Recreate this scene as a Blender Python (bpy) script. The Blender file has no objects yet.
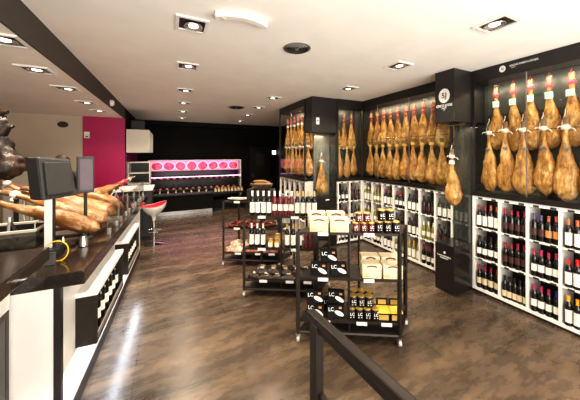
import bpy, bmesh, math, random
from mathutils import Vector, Matrix, Quaternion, noise
random.seed(7)
sc = bpy.context.scene
C = sc.collection
PI = math.pi
# ------------------------------------------------------------------ camera model (for laying things out)
F, U0, V0, H = 255.0, 170.0, 154.0, 1.65
_n = math.hypot(290-U0, F); SN, CS = (290-U0)/_n, F/_n
def ray(u, v): w = u-290; return (F*SN+w*CS, F*CS-w*SN, V0-v)
def onZ(u, v, z):
    d = ray(u, v); t = (z-H)/d[2]; return Vector((d[0]*t, d[1]*t, z))
def onX(u, v, x):
    d = ray(u, v); t = x/d[0]; return Vector((x, d[1]*t, H+d[2]*t))
def onY(u, v, y):
    d = ray(u, v); t = y/d[1]; return Vector((d[0]*t, y, H+d[2]*t))
CEIL, LOW = 2.65, 2.42
# ------------------------------------------------------------------ materials
MATS = {}
def mat(name, col, rough=.5, metal=0, var=.12, scale=12, emit=None, es=1, spec=.5, bump=0, coat=0, stretch=None, col2=None, rand=0):
    if name in MATS: return MATS[name]
    m = bpy.data.materials.new(name); m.use_nodes = True; nt = m.node_tree; N = nt.nodes; L = nt.links
    b = N['Principled BSDF']; b.inputs['Roughness'].default_value = rough; b.inputs['Metallic'].default_value = metal
    b.inputs['Specular IOR Level'].default_value = spec
    if coat: b.inputs['Coat Weight'].default_value = coat; b.inputs['Coat Roughness'].default_value = .08
    tc = N.new('ShaderNodeTexCoord'); nz = N.new('ShaderNodeTexNoise'); nz.inputs['Scale'].default_value = scale; nz.inputs['Detail'].default_value = 4
    if stretch:
        mp = N.new('ShaderNodeMapping'); mp.inputs['Scale'].default_value = stretch; L.new(tc.outputs['Object'], mp.inputs[0]); L.new(mp.outputs[0], nz.inputs[0])
    else: L.new(tc.outputs['Object'], nz.inputs[0])
    cr = N.new('ShaderNodeValToRGB'); L.new(nz.outputs[0], cr.inputs[0])
    a = [max(0, c*(1-var)) for c in col]; c2 = col2 or [min(1, c*(1+var)) for c in col]
    cr.color_ramp.elements[0].position = .3; cr.color_ramp.elements[1].position = .7
    cr.color_ramp.elements[0].color = (*a, 1); cr.color_ramp.elements[1].color = (*c2, 1)
    out = cr.outputs[0]
    if rand:
        oi = N.new('ShaderNodeObjectInfo'); hs = N.new('ShaderNodeHueSaturation'); mr = N.new('ShaderNodeMapRange')
        mr.inputs['To Min'].default_value = 1-rand; mr.inputs['To Max'].default_value = 1+rand
        L.new(oi.outputs['Random'], mr.inputs[0]); L.new(mr.outputs[0], hs.inputs['Value']); L.new(out, hs.inputs['Color']); out = hs.outputs[0]
    L.new(out, b.inputs['Base Color'])
    if bump:
        bp = N.new('ShaderNodeBump'); bp.inputs['Strength'].default_value = bump; bp.inputs['Distance'].default_value = .01
        L.new(nz.outputs[0], bp.inputs['Height']); L.new(bp.outputs[0], b.inputs['Normal'])
    if emit: b.inputs['Emission Color'].default_value = (*emit, 1); b.inputs['Emission Strength'].default_value = es
    MATS[name] = m; return m
def glass_mat(name, tint, refl):
    m = bpy.data.materials.new(name); m.use_nodes = True; nt = m.node_tree; N = nt.nodes; L = nt.links
    N.remove(N['Principled BSDF']); o = N['Material Output']
    t = N.new('ShaderNodeBsdfTransparent'); t.inputs[0].default_value = (*tint, 1)
    g = N.new('ShaderNodeBsdfGlossy'); g.inputs['Roughness'].default_value = .02; g.inputs[0].default_value = (.9, .92, .92, 1)
    lw = N.new('ShaderNodeLayerWeight'); lw.inputs[0].default_value = .5
    pw = N.new('ShaderNodeMath'); pw.operation = 'POWER'; pw.inputs[1].default_value = 4.5; L.new(lw.outputs['Facing'], pw.inputs[0])
    ma = N.new('ShaderNodeMath'); ma.operation = 'MULTIPLY_ADD'; ma.inputs[1].default_value = .55; ma.inputs[2].default_value = refl; L.new(pw.outputs[0], ma.inputs[0])
    mx = N.new('ShaderNodeMixShader'); L.new(ma.outputs[0], mx.inputs[0]); L.new(t.outputs[0], mx.inputs[1]); L.new(g.outputs[0], mx.inputs[2]); L.new(mx.outputs[0], o.inputs[0])
    return m
def floor_mat():
    m = bpy.data.materials.new('oxide_floor'); m.use_nodes = True; nt = m.node_tree; N = nt.nodes; L = nt.links; b = N['Principled BSDF']
    tc = N.new('ShaderNodeTexCoord')
    def nz(sc_, s, det=6, rough=.6):
        mp = N.new('ShaderNodeMapping'); mp.inputs['Scale'].default_value = s; L.new(tc.outputs['Object'], mp.inputs[0])
        n = N.new('ShaderNodeTexNoise'); n.inputs['Scale'].default_value = sc_; n.inputs['Detail'].default_value = det; n.inputs['Roughness'].default_value = rough
        L.new(mp.outputs[0], n.inputs[0]); return n
    n1 = nz(1.0, (.55, 4.2, 1), 4, .5); n2 = nz(6, (.7, 2.0, 1), 8, .7)
    mx = N.new('ShaderNodeMix'); mx.inputs[0].default_value = .5; L.new(n1.outputs[0], mx.inputs[2]); L.new(n2.outputs[0], mx.inputs[3])
    cr = N.new('ShaderNodeValToRGB'); e = cr.color_ramp.elements
    e[0].position = .34; e[0].color = (.028, .020, .014, 1); e[1].position = .66; e[1].color = (.185, .122, .074, 1)
    k = e.new(.5); k.color = (.078, .054, .036, 1)
    L.new(mx.outputs[0], cr.inputs[0])
    br = N.new('ShaderNodeTexBrick'); br.inputs['Scale'].default_value = 1; br.inputs['Brick Width'].default_value = 1.5; br.inputs['Row Height'].default_value = .75
    br.inputs['Mortar Size'].default_value = .004; br.inputs['Color1'].default_value = (1, 1, 1, 1); br.inputs['Color2'].default_value = (.86, .86, .86, 1); br.inputs['Mortar'].default_value = (.55, .5, .45, 1)
    mb = N.new('ShaderNodeMapping'); mb.inputs['Location'].default_value = (.24, .3, 0); L.new(tc.outputs['Object'], mb.inputs[0]); L.new(mb.outputs[0], br.inputs[0])
    mm = N.new('ShaderNodeMix'); mm.data_type = 'RGBA'; mm.blend_type = 'MULTIPLY'; mm.inputs[0].default_value = 1
    L.new(cr.outputs[0], mm.inputs[6]); L.new(br.outputs[0], mm.inputs[7]); L.new(mm.outputs[2], b.inputs['Base Color'])
    rr = N.new('ShaderNodeMapRange'); rr.inputs['To Min'].default_value = .15; rr.inputs['To Max'].default_value = .40; L.new(n2.outputs[0], rr.inputs[0]); L.new(rr.outputs[0], b.inputs['Roughness'])
    b.inputs['Specular IOR Level'].default_value = .55
    bp = N.new('ShaderNodeBump'); bp.inputs['Strength'].default_value = .05; bp.inputs['Distance'].default_value = .01; L.new(n2.outputs[0], bp.inputs['Height']); L.new(bp.outputs[0], b.inputs['Normal'])
    return m
def ham_mat(name, dark, mid, light):
    m = bpy.data.materials.new(name); m.use_nodes = True; nt = m.node_tree; N = nt.nodes; L = nt.links; b = N['Principled BSDF']
    tc = N.new('ShaderNodeTexCoord'); oi = N.new('ShaderNodeObjectInfo')
    ad = N.new('ShaderNodeVectorMath'); ad.operation = 'ADD'; sc3 = N.new('ShaderNodeVectorMath'); sc3.operation = 'SCALE'
    cx = N.new('ShaderNodeCombineXYZ'); L.new(oi.outputs['Random'], cx.inputs[0]); L.new(oi.outputs['Random'], cx.inputs[2])
    L.new(cx.outputs[0], sc3.inputs[0]); sc3.inputs['Scale'].default_value = 5; L.new(tc.outputs['Object'], ad.inputs[0]); L.new(sc3.outputs[0], ad.inputs[1])
    mp = N.new('ShaderNodeMapping'); mp.inputs['Scale'].default_value = (1.3, 1.3, .42); L.new(ad.outputs[0], mp.inputs[0])
    n = N.new('ShaderNodeTexNoise'); n.inputs['Scale'].default_value = 10; n.inputs['Detail'].default_value = 7; n.inputs['Roughness'].default_value = .62; n.inputs['Distortion'].default_value = .6
    L.new(mp.outputs[0], n.inputs[0])
    cr = N.new('ShaderNodeValToRGB'); e = cr.color_ramp.elements; e[0].position = .30; e[0].color = (*dark, 1); e[1].position = .72; e[1].color = (*light, 1)
    k = e.new(.5); k.color = (*mid, 1); L.new(n.outputs[0], cr.inputs[0])
    n3 = N.new('ShaderNodeTexNoise'); n3.inputs['Scale'].default_value = 24; n3.inputs['Detail'].default_value = 8; n3.inputs['Roughness'].default_value = .75; n3.inputs['Distortion'].default_value = 1.2; L.new(mp.outputs[0], n3.inputs[0])
    c3 = N.new('ShaderNodeValToRGB'); q = c3.color_ramp.elements; q[0].position = .38; q[0].color = (.36, .22, .12, 1); q[1].position = .55; q[1].color = (1, 1, 1, 1); L.new(n3.outputs[0], c3.inputs[0])
    mu = N.new('ShaderNodeMix'); mu.data_type = 'RGBA'; mu.blend_type = 'MULTIPLY'; mu.inputs[0].default_value = .9; L.new(cr.outputs[0], mu.inputs[6]); L.new(c3.outputs[0], mu.inputs[7])
    lwt = N.new('ShaderNodeLayerWeight'); lwt.inputs[0].default_value = .35; rim = N.new('ShaderNodeMix'); rim.data_type = 'RGBA'; rim.blend_type = 'MULTIPLY'; rim.inputs[7].default_value = (.55, .36, .2, 1)  # edge shading put into the colour: surfaces turned from view go darker
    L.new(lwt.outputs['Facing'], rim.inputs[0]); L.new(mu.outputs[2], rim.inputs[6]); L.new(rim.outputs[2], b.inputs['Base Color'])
    b.inputs['Roughness'].default_value = .42
    bp = N.new('ShaderNodeBump'); bp.inputs['Strength'].default_value = .9; bp.inputs['Distance'].default_value = .015; L.new(n.outputs[0], bp.inputs['Height']); L.new(bp.outputs[0], b.inputs['Normal'])
    MATS[name] = m; return m
M = dict(
 floor=floor_mat(),
 ceiling=mat('plaster_ceiling', (.90, .865, .81), .85, var=.035, scale=3, bump=.06),
 soffit=mat('taupe_paint', (.072, .06, .05), .75, var=.05),
 beige=mat('beige_wall', (.56, .47, .37), .8, var=.03, scale=3),
 magenta=mat('magenta_wall', (.42, .006, .095), .45, var=.05, scale=4),
 blackwall=mat('black_wall', (.008, .007, .006), .75, spec=.2, var=.2, scale=3),
 grout=mat('dark_wall', (.03, .028, .026), .6),
 black=mat('black_lacquer', (.012, .010, .009), .28, var=.1),
 black2=mat('black_satin', (.016, .014, .013), .42, var=.1),
 metal=mat('dark_bronze_metal', (.035, .028, .023), .42, metal=.55, var=.12, scale=20),
 white=mat('white_laminate', (.82, .79, .74), .35, var=.02),
 cream=mat('cream_panel', (.70, .65, .56), .5, var=.03),
 grey=mat('grey_plastic', (.034, .033, .031), .55, var=.08),
 dgrey=mat('charcoal_plastic', (.022, .022, .023), .5, var=.08),
 steel=mat('brushed_steel', (.55, .53, .5), .28, metal=.9, var=.06),
 steel2=mat('dull_steel_panel', (.30, .28, .25), .3, metal=.7, var=.2, scale=5),
 chrome=mat('chrome', (.8, .8, .8), .1, metal=1, var=.02),
 caseback=mat('case_back', (.042, .044, .040), .35, var=.15, scale=4),
 granite=mat('granite_top', (.024, .018, .015), .14, var=.35, scale=40, coat=.4),
 bottle=mat('dark_bottle_glass', (.008, .006, .005), .09, var=.2, coat=.3),
 greenb=mat('olive_bottle_glass', (.19, .17, .04), .1, var=.2, coat=.3),
 roseb=mat('ruby_bottle_glass', (.13, .012, .014), .12, var=.2, coat=.3),
 p_white=mat('paper_white', (.80, .77, .70), .6, var=.04),
 p_cream=mat('paper_cream', (.66, .54, .34), .6, var=.06),
 p_dark=mat('paper_dark', (.06, .02, .02), .5, var=.1),
 p_orange=mat('paper_orange', (.62, .25, .08), .5, var=.08),
 c_red=mat('foil_red', (.30, .012, .03), .35, var=.08),
 c_bright=mat('foil_scarlet', (.62, .02, .02), .35, var=.08),
 c_pink=mat('foil_magenta', (.42, .03, .10), .35, var=.08),
 c_black=mat('foil_black', (.018, .014, .014), .3, var=.08),
 c_blue=mat('foil_blue', (.02, .03, .25), .35, var=.08),
 c_violet=mat('foil_violet', (.09, .07, .22), .35, var=.08),
 c_yellow=mat('foil_yellow', (.85, .40, .02), .4, var=.06),
 c_orange=mat('foil_copper', (.45, .13, .05), .35, var=.08),
 c_white=mat('foil_white', (.78, .75, .70), .4, var=.04),
 c_gold=mat('foil_gold', (.62, .36, .10), .35, var=.1, metal=.2),
 gold=mat('gold_lid', (.75, .50, .15), .3, metal=.6, var=.08),
 redjar=mat('red_jar', (.12, .016, .010), .2, var=.2, coat=.3),
 amber=mat('amber_jar', (.62, .33, .05), .2, var=.25, coat=.3),
 blackcan=mat('black_can', (.010, .008, .007), .4, spec=.3, var=.1),
 cartonblack=mat('black_carton', (.009, .008, .007), .7, var=.1, spec=.15),
 creamcarton=mat('cream_carton', (.74, .62, .42), .6, var=.05, scale=18),
 yellow=mat('yellow_card', (.78, .52, .06), .5, var=.06),
 brownprint=mat('brown_print', (.12, .03, .015), .6),
 greenprint=mat('sage_print', (.50, .46, .20), .6),
 white_print=mat('white_print', (.85, .83, .80), .5, var=.02),
 dark_print=mat('dark_print', (.03, .025, .025), .5, var=.02),
 rope_red=mat('red_cord', (.55, .03, .06), .7, var=.15, scale=60),
 rope_dred=mat('dark_red_cord', (.22, .02, .03), .7, var=.15, scale=60),
 rope_yellow=mat('yellow_cord', (.68, .45, .10), .7, var=.15, scale=60),
 rope_white=mat('white_cord', (.72, .68, .62), .8, var=.1, scale=60),
 rope_black=mat('black_cord', (.03, .025, .02), .8),
 mint=mat('mint_tag', (.36, .66, .50), .6, var=.05),
 ytag=mat('yellow_tag', (.72, .50, .06), .5, var=.1),
 wtag=mat('white_tag', (.80, .78, .74), .5, var=.05),
 seal=mat('ink_seal', (.10, .07, .06), .5, var=.4, scale=50, col2=(.35, .28, .22)),
 hoof=mat('tan_hoof', (.20, .12, .06), .45, var=.3, scale=30),
 darkwood=mat('dark_wood', (.07, .04, .022), .5, var=.3, scale=30),
 redseat=mat('red_vinyl', (.45, .008, .03), .3, var=.05, coat=.3),
 shell=mat('white_shell', (.74, .72, .68), .25, var=.03, coat=.3),
 sausage=mat('chorizo_skin', (.16, .03, .018), .45, var=.4, scale=25, rand=.5, bump=.2),
 fuet=mat('golden_sausage', (.42, .22, .07), .55, var=.4, scale=22, rand=.35, bump=.2),
 orangepack=mat('orange_pack', (.60, .20, .06), .35, var=.3, scale=22, col2=(.8, .66, .5), rand=.3),
 redpack=mat('red_pack', (.16, .022, .018), .3, var=.4, scale=26, col2=(.42, .16, .09), rand=.4),
 darkpack=mat('dark_pack', (.016, .012, .011), .3, var=.4, scale=20, col2=(.05, .03, .02), rand=.4),
 meatpack=mat('sliced_meat_pack', (.25, .02, .03), .3, var=.3, scale=30, col2=(.5, .2, .16), rand=.4),
 platter=mat('pale_platter', (.60, .54, .46), .4, var=.15, scale=20),
 pinklight=mat('pink_lit_panel', (.75, .35, .5), .5, var=.1, scale=9, emit=(.9, .22, .5), es=.8),
 meatprint=mat('meat_slice_print', (.38, .01, .04), .5, var=.3, scale=14, col2=(.8, .25, .30), emit=(.75, .02, .08), es=.35),
 fatprint=mat('meat_rim_print', (.9, .7, .72), .5, emit=(1, .5, .66), es=.55),
 tube=mat('pink_tube', (.9, .8, .9), .4, emit=(1, .5, .85), es=2.2),
 bulb=mat('lamp_bulb', (1, .97, .9), .4, emit=(1, .93, .8), es=5),
 reflector=mat('lamp_reflector', (.75, .72, .68), .2, metal=.8),
 wheel=mat('pale_rubber', (.45, .44, .42), .4),
 skin=mat('skin', (.50, .27, .17), .5, var=.05),
 hair=mat('brown_hair', (.055, .03, .017), .6, var=.3, scale=40),
 shirt=mat('dark_shirt', (.014, .013, .014), .75),
 cable=mat('yellow_cable', (.80, .50, .02), .4),
 glow=mat('sign_glow', (.9, .9, .85), .4, emit=(1, .97, .9), es=2.5),
 glowslat=mat('reflected_pink_slat', (.30, .02, .14), .2, var=.3, scale=6, stretch=(1, 8, .3)),
 sole=mat('dark_picture', (.025, .02, .02), .3),
)
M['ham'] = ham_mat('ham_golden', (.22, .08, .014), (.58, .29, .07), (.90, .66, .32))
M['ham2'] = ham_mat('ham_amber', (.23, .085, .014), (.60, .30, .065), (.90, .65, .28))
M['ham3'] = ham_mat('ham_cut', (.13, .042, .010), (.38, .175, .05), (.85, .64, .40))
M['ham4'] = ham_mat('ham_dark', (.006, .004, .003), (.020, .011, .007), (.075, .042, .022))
M['glass'] = glass_mat('clear_glass', (.95, .97, .96), .035)
M['glass2'] = glass_mat('counter_glass', (.95, .97, .95), .07)
M['glass3'] = glass_mat('smoked_glass', (.35, .35, .33), .14)
# ------------------------------------------------------------------ object helpers
SEEN = {}
def obj_tag(o, label, cat, group=None, kind=None):
    if label:
        n = len(label.split())
        if not 4 <= n <= 16: print('LABEL LENGTH', n, label)
        if label in SEEN: print('LABEL TWICE', label)
        SEEN[label] = 1; o['label'] = label
    if cat: o['category'] = cat
    if group: o['group'] = group
    if kind: o['kind'] = kind
    return o
def thing(name, label, cat, loc=(0, 0, 0), rz=0, group=None):
    o = bpy.data.objects.new(name, None); C.objects.link(o); o.empty_display_size = .05
    o.location = loc; o.rotation_euler = (0, 0, rz); return obj_tag(o, label, cat, group)
def kids(o): return KID.get(o.name, [])
KID = {}
class MB:
    def __init__(s, off=(0, 0, 0)): s.v = []; s.f = []; s.o = Vector(off)
    def add(s, vs, fs):
        n = len(s.v); s.v += [Vector(p)-s.o for p in vs]; s.f += [tuple(i+n for i in f) for f in fs]; return s
    def box(s, x0, x1, y0, y1, z0, z1):
        return s.prism([(x0, y0), (x1, y0), (x1, y1), (x0, y1)], z0, z1)
    def prism(s, poly, z0, z1):
        n = len(poly); vs = [(p[0], p[1], z0) for p in poly]+[(p[0], p[1], z1) for p in poly]
        fs = [tuple(range(n-1, -1, -1)), tuple(range(n, 2*n))]+[(i, (i+1) % n, n+(i+1) % n, n+i) for i in range(n)]
        return s.add(vs, fs)
    def xprism(s, poly, x0, x1):           # polygon in (y, z) swept along x
        n = len(poly); vs = [(x0, p[0], p[1]) for p in poly]+[(x1, p[0], p[1]) for p in poly]
        fs = [tuple(range(n-1, -1, -1)), tuple(range(n, 2*n))]+[(i, (i+1) % n, n+(i+1) % n, n+i) for i in range(n)]
        return s.add(vs, fs)
    def tube(s, pts, r, n=8, closed=False):
        pts = [Vector(p) for p in pts]; k = len(pts); rs = r if isinstance(r, (list, tuple)) else [r]*k; vs = []; fs = []
        up = None
        for i, p in enumerate(pts):
            a = pts[(i-1) % k] if closed else pts[max(i-1, 0)]; b = pts[(i+1) % k] if closed else pts[min(i+1, k-1)]
            d = (b-a).normalized()
            if up is None: up = Vector((0, 0, 1)) if abs(d.z) < .9 else Vector((1, 0, 0))
            x = d.cross(up).normalized(); up = x.cross(d).normalized()
            for j in range(n):
                t = 2*PI*j/n; vs.append(p+x*math.cos(t)*rs[i]+up*math.sin(t)*rs[i])
        for i in range(k if closed else k-1):
            for j in range(n):
                a = i*n+j; b = i*n+(j+1) % n; i2 = (i+1) % k; fs.append((a, b, i2*n+(j+1) % n, i2*n+j))
        if not closed: fs += [tuple(range(n-1, -1, -1)), tuple(range((k-1)*n, k*n))]
        return s.add(vs, fs)
    def lathe(s, prof, c=(0, 0, 0), n=14, caps=True):
        vs = []; fs = []; k = len(prof)
        for r, z in prof:
            for j in range(n):
                t = 2*PI*j/n; vs.append((c[0]+r*math.cos(t), c[1]+r*math.sin(t), c[2]+z))
        for i in range(k-1):
            for j in range(n):
                fs.append((i*n+j, i*n+(j+1) % n, (i+1)*n+(j+1) % n, (i+1)*n+j))
        if caps: fs += [tuple(range(n-1, -1, -1)), tuple(range((k-1)*n, k*n))]
        return s.add(vs, fs)
    def build(s, name, m, parent=None, smooth=False, bev=0):
        me = bpy.data.meshes.new(name); me.from_pydata([tuple(p) for p in s.v], [], s.f)
        bm = bmesh.new(); bm.from_mesh(me); bmesh.ops.recalc_face_normals(bm, faces=bm.faces)
        if bev: bmesh.ops.bevel(bm, geom=[e for e in bm.edges if len(e.link_faces) == 2 and e.calc_face_angle(0) > .6], offset=bev, segments=2, affect='EDGES', profile=.6)
        if smooth:
            for f in bm.faces: f.smooth = True
            for e in bm.edges:
                if len(e.link_faces) == 2 and e.calc_face_angle(0) > .7: e.smooth = False
        bm.to_mesh(me); bm.free()
        return link(name, me, m, parent)
def link(name, me, m, parent=None):
    if m is not None: me.materials.clear(); me.materials.append(M[m] if isinstance(m, str) else m)
    o = bpy.data.objects.new(name, me); C.objects.link(o)
    if parent is not None: o.parent = parent; KID.setdefault(parent.name, []).append(o)
    return o
def dup(root, loc, rot=None, label=None, group=None, scale=None):
    def cp(o, par):
        c = o.copy(); C.objects.link(c)
        if par is not None: c.parent = par
        for ch in kids(o): KID.setdefault(c.name, []).append(cp(ch, c))
        return c
    r = cp(root, None); r.location = loc
    if rot is not None: setrot(r, rot)
    if scale: r.scale = (scale,)*3 if not isinstance(scale, tuple) else scale
    if label: obj_tag(r, label, None)
    if group: r['group'] = group
    return r
def setrot(o, rot):
    if isinstance(rot, Quaternion): o.rotation_mode = 'QUATERNION'; o.rotation_quaternion = rot
    elif isinstance(rot, (int, float)): o.rotation_mode = 'XYZ'; o.rotation_euler = (0, 0, rot)
    else: o.rotation_mode = 'XYZ'; o.rotation_euler = rot
PROTO = {}
def place(key, maker, cat, loc, rot, label, group=None, scale=None):
    """first of a kind is the original, the others are copies with the same mesh data"""
    if key not in PROTO:
        r = maker(); PROTO[key] = r; r.location = loc; setrot(r, rot)
        if scale: r.scale = (scale,)*3 if not isinstance(scale, tuple) else scale
        obj_tag(r, label, cat, group); return r
    r = dup(PROTO[key], loc, rot, label, group, scale or 1.0)
    if not group and 'group' in r: del r['group']
    return r
TXT = {}
def text(s, size, m, parent, mtx, name='lettering', ext=.0006):
    k = (s, size, m)
    if k not in TXT:
        cu = bpy.data.curves.new('lettering', 'FONT'); cu.body = s; cu.size = size; cu.align_x = 'CENTER'; cu.align_y = 'CENTER'; cu.extrude = ext; cu.offset = size*.012; cu.resolution_u = 3
        t = bpy.data.objects.new('t', cu); C.objects.link(t); bpy.context.view_layer.update()
        me = bpy.data.meshes.new_from_object(t.evaluated_get(bpy.context.evaluated_depsgraph_get())); bpy.data.objects.remove(t); TXT[k] = me
    o = link(name, TXT[k], m, parent); o.matrix_local = mtx; return o
def face_mtx(loc, yaw=0, tilt=0):      # text standing upright, read from -Y when yaw = 0
    return Matrix.Translation(loc) @ Matrix.Rotation(yaw, 4, 'Z') @ Matrix.Rotation(PI/2+tilt, 4, 'X')
def struct(name, mb, m): o = mb.build(name, m); o['kind'] = 'structure'; return o
ORD = ['first', 'second', 'third', 'fourth', 'fifth', 'sixth', 'seventh', 'eighth', 'ninth', 'tenth', 'eleventh', 'twelfth', 'thirteenth', 'fourteenth', 'fifteenth', 'sixteenth', 'seventeenth', 'eighteenth', 'nineteenth', 'twentieth']
def area(loc, rot, sx, sy, e, col=(1, .86, .68), spread=PI):
    l = bpy.data.lights.new('lamp', 'AREA'); l.shape = 'RECTANGLE'; l.size = sx; l.size_y = sy; l.energy = e; l.color = col; l.spread = spread
    o = bpy.data.objects.new('lamp', l); C.objects.link(o); o.location = loc; o.rotation_euler = rot; return o
# ------------------------------------------------------------------ shell
XR, YB, XL, YF, YM = 3.62, 8.9, -3.6, -1.6, 6.5
struct('floor', MB().box(XL, XR+.1, YF, YB+.1, -.1, 0), 'floor')
struct('ceiling', MB().box(-.88, XR+.1, YF, YB+.1, CEIL, CEIL+.12), 'ceiling')
struct('ceiling', MB().box(XL, -.895, YF, YM, LOW, CEIL+.12), 'ceiling')
struct('trim_1', MB().box(-.895, -.878, YF, YM+.02, LOW-.004, CEIL), 'soffit')
struct('wall_left', MB().box(XL, -1.6, YM, YM+.1, 0, CEIL+.12), 'beige')
struct('wall_middle', MB().box(-1.6, -.88, YM-.03, YM+.1, 0, LOW), 'magenta')
struct('wall_middle', MB().box(-.98, -.88, YM+.1, YB, 0, CEIL+.12), 'blackwall')
struct('wall_middle', MB().box(-1.6, -.88, YM+.02, YM+.1, LOW, CEIL+.12), 'blackwall')
struct('wall_side', MB().box(XL-.1, XL, YF, YM+.1, 0, CEIL), 'beige')
struct('wall_back', MB().box(-.98, XR+.1, YB, YB+.1, 0, CEIL+.12), 'blackwall')
struct('wall_right', MB().box(XR, XR+.1, YF, YB, 0, CEIL+.12), 'grout')
struct('trim_2', MB().box(-.88, XR, YB-.35, YB, CEIL-.14, CEIL), 'blackwall')
sl = MB()
for i in range(9): sl.box(-.88, -.865, 6.62+i*.24, 6.62+i*.24+.2, .98, 1.66)
struct('trim_3', sl, 'glowslat')  # magenta colour on the slats stands in for reflected fridge glow
# door and sign at the back
x0, x1 = onY(250.6, 160, YB).x, onY(268.5, 160, YB).x; zt = onY(260, 148.5, YB).z
d = struct('door_1', MB().box(x0, x1, YB-.03, YB, 0, zt), 'black2')
MB().box(x0-.05, x0, YB-.06, YB, 0, zt+.05).box(x1, x1+.05, YB-.06, YB, 0, zt+.05).box(x0, x1, YB-.06, YB, zt, zt+.05).build('door_frame', 'metal', d)
MB().box(x0+.2, x1-.18, YB-.04, YB-.03, zt-.62, zt-.18).build('door_window', 'grey', d)
MB().box(x0+.06, x0+.09, YB-.1, YB-.03, .8, .95).build('door_handle', 'steel', d)
p = onY(273.5, 152.5, YB)
t = thing('exit_light', 'small glowing white sign box on the black back wall beside the door', 'sign', (p.x, YB, p.z))
MB().box(-.08, .08, -.06, .004, -.08, .08).build('housing', 'white', t, bev=.006)
MB().box(-.07, .07, -.063, -.06, -.07, .07).build('diffuser', 'glow', t)
# switch and grille
p = onY(87, 135, YM-.03); t = thing('wall_thermostat', 'small white thermostat on the magenta wall', 'switch', p)
MB().box(-.045, .045, -.02, 0, -.065, .065).build('body', 'white', t, bev=.004); MB().box(-.02, .02, -.024, -.02, -.045, -.02).build('dial', 'grey', t)
p = onY(63, 124.5, YM); t = thing('wall_grille', 'round dark ventilation grille on the beige wall', 'vent', p)
MB().add([(math.cos(a*PI/10)*.085, 0, math.sin(a*PI/10)*.06) for a in range(20)]+[(math.cos(a*PI/10)*.085, -.015, math.sin(a*PI/10)*.06) for a in range(20)],
         [tuple(range(20)), tuple(range(20, 40))]+[(i, (i+1) % 20, 20+(i+1) % 20, 20+i) for i in range(20)]).build('rim', 'grey', t)
for k in range(3): MB().box(-.07+.01*abs(k-1), .07-.01*abs(k-1), -.02, -.015, -.03+k*.025, -.02+k*.025).build('slat', 'dgrey', t)
# ------------------------------------------------------------------ ceiling lights
def make_light():
    t = thing('recessed_ceiling_light', None, None)
    a, b = .115, .092
    mb = MB()
    for bx in ((-a, a, -a, -b), (-a, a, b, a), (-a, -b, -b, b), (b, a, -b, b)): mb.box(*bx, -.012, 0)
    mb.build('trim_frame', 'wtag', t)
    MB().box(-b, b, -b, b, -.003, 0).build('housing', 'sole', t)
    r = MB().lathe([(.03, -.006), (.066, -.016), (.07, -.012), (.04, -.003)], (.01, -.012, 0), 18, False).build('reflector', 'reflector', t, True)
    MB().lathe([(.001, -.008), (.034, -.010), (.034, -.004)], (.01, -.012, 0), 16).build('bulb', 'bulb', r, True)
    return t
LIGHTS = [('middle row', z, l) for z, l in ((CEIL, [(192, 25), (187.5, 66.5), (185, 90.5), (184.5, 103), (182.8, 111), (181.5, 118)]),)]
rows = [('centre ceiling row', CEIL, [(192, 25), (187.5, 66.5), (185, 90.5), (184, 103), (182.5, 111.5), (181.5, 118)]),
        ('row beside the ham cabinets', CEIL, [(497, 24), (398, 66), (348, 88.5)]),
        ('row before the side cabinet', CEIL, [(273.4, 98), (258, 107.6), (248, 115), (239.5, 121)]),
        ('row over the left counter', LOW, [(3, 40), (36, 70), (66.6, 88.6), (86, 102.6), (99, 111)])]
for nm, z, l in rows:
    for i, (u, v) in enumerate(l):
        p = onZ(u, v, z-.005)
        far = 'nearest' if i == 0 else ORD[i]+' from the front'
        place('light', make_light, 'ceiling light', (p.x, p.y, z), random.choice((0, PI/2, PI)), f'square recessed ceiling light, {far} in the {nm}', 'recessed ceiling lights')
        e = 21 if z == CEIL else 14
        area((p.x, p.y, z-.03), (0, 0, 0), .16, .16, e*(1.0 if p.y < 4.5 else .55), spread=math.radians(130))
p = onZ(297, 48, CEIL); t = thing('ceiling_diffuser', 'round grey metal air diffuser on the ceiling, nearer one', 'vent', (p.x, p.y, CEIL), 0, 'round ceiling diffusers')
MB().lathe([(.13, 0), (.13, -.008), (.115, -.012), (.10, -.004)], n=28, caps=False).build('rim', 'steel', t, True)
for r in (.085, .06, .035): MB().lathe([(r+.018, -.018), (r, -.006), (r-.012, -.002)], n=24, caps=False).build('ring', 'grey', t, True)
MB().lathe([(.012, -.02), (.02, -.014), (.02, -.002)], n=12).build('hub', 'steel', t, True)
p = onZ(236.5, 107, CEIL); dup(t, (p.x, p.y, CEIL), 0, 'round grey air diffuser far back on the ceiling', None, 1.35)
t['label'] = 'round grey metal air diffuser, larger in view, ahead of the ham cabinets'
a_, b_ = onZ(215, 13, CEIL-.02), onZ(268, 24, CEIL-.02)
t = thing('curved_air_vent', 'long curved white fitting on the ceiling beside the nearest centre light', 'fixture', ((a_+b_)/2).to_tuple()[:2]+(CEIL,))
dv = (b_-a_); ln = dv.length; yaw = math.atan2(dv.y, dv.x); t.rotation_euler = (0, 0, yaw)
out = [(-ln/2+ln*i/12, -.06*(1-((i-6)/6)**2)) for i in range(13)]
MB().prism(out+[(x, y+.055) for x, y in reversed(out)], -.045, 0).build('cover', 'white', t, bev=.008)
MB().lathe([(.001, -.051), (.012, -.05), (.012, -.04)], (-ln/2+.06, .0, 0), 10).build('sensor', 'cream', t)
p = onX(110.5, 103, -.878)
t = thing('emergency_lamp', 'small white oval lamp on the dark ceiling beam', 'lamp', p)
MB().lathe([(.05, 0), (.05, .03), (.035, .05), (.01, .055)], n=14).build('cover', 'white', t, True); t.rotation_euler = (0, PI/2, 0)
MB().lathe([(.056, -.001), (.056, .008)], n=14).build('rim', 'cream', t, True)
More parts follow.
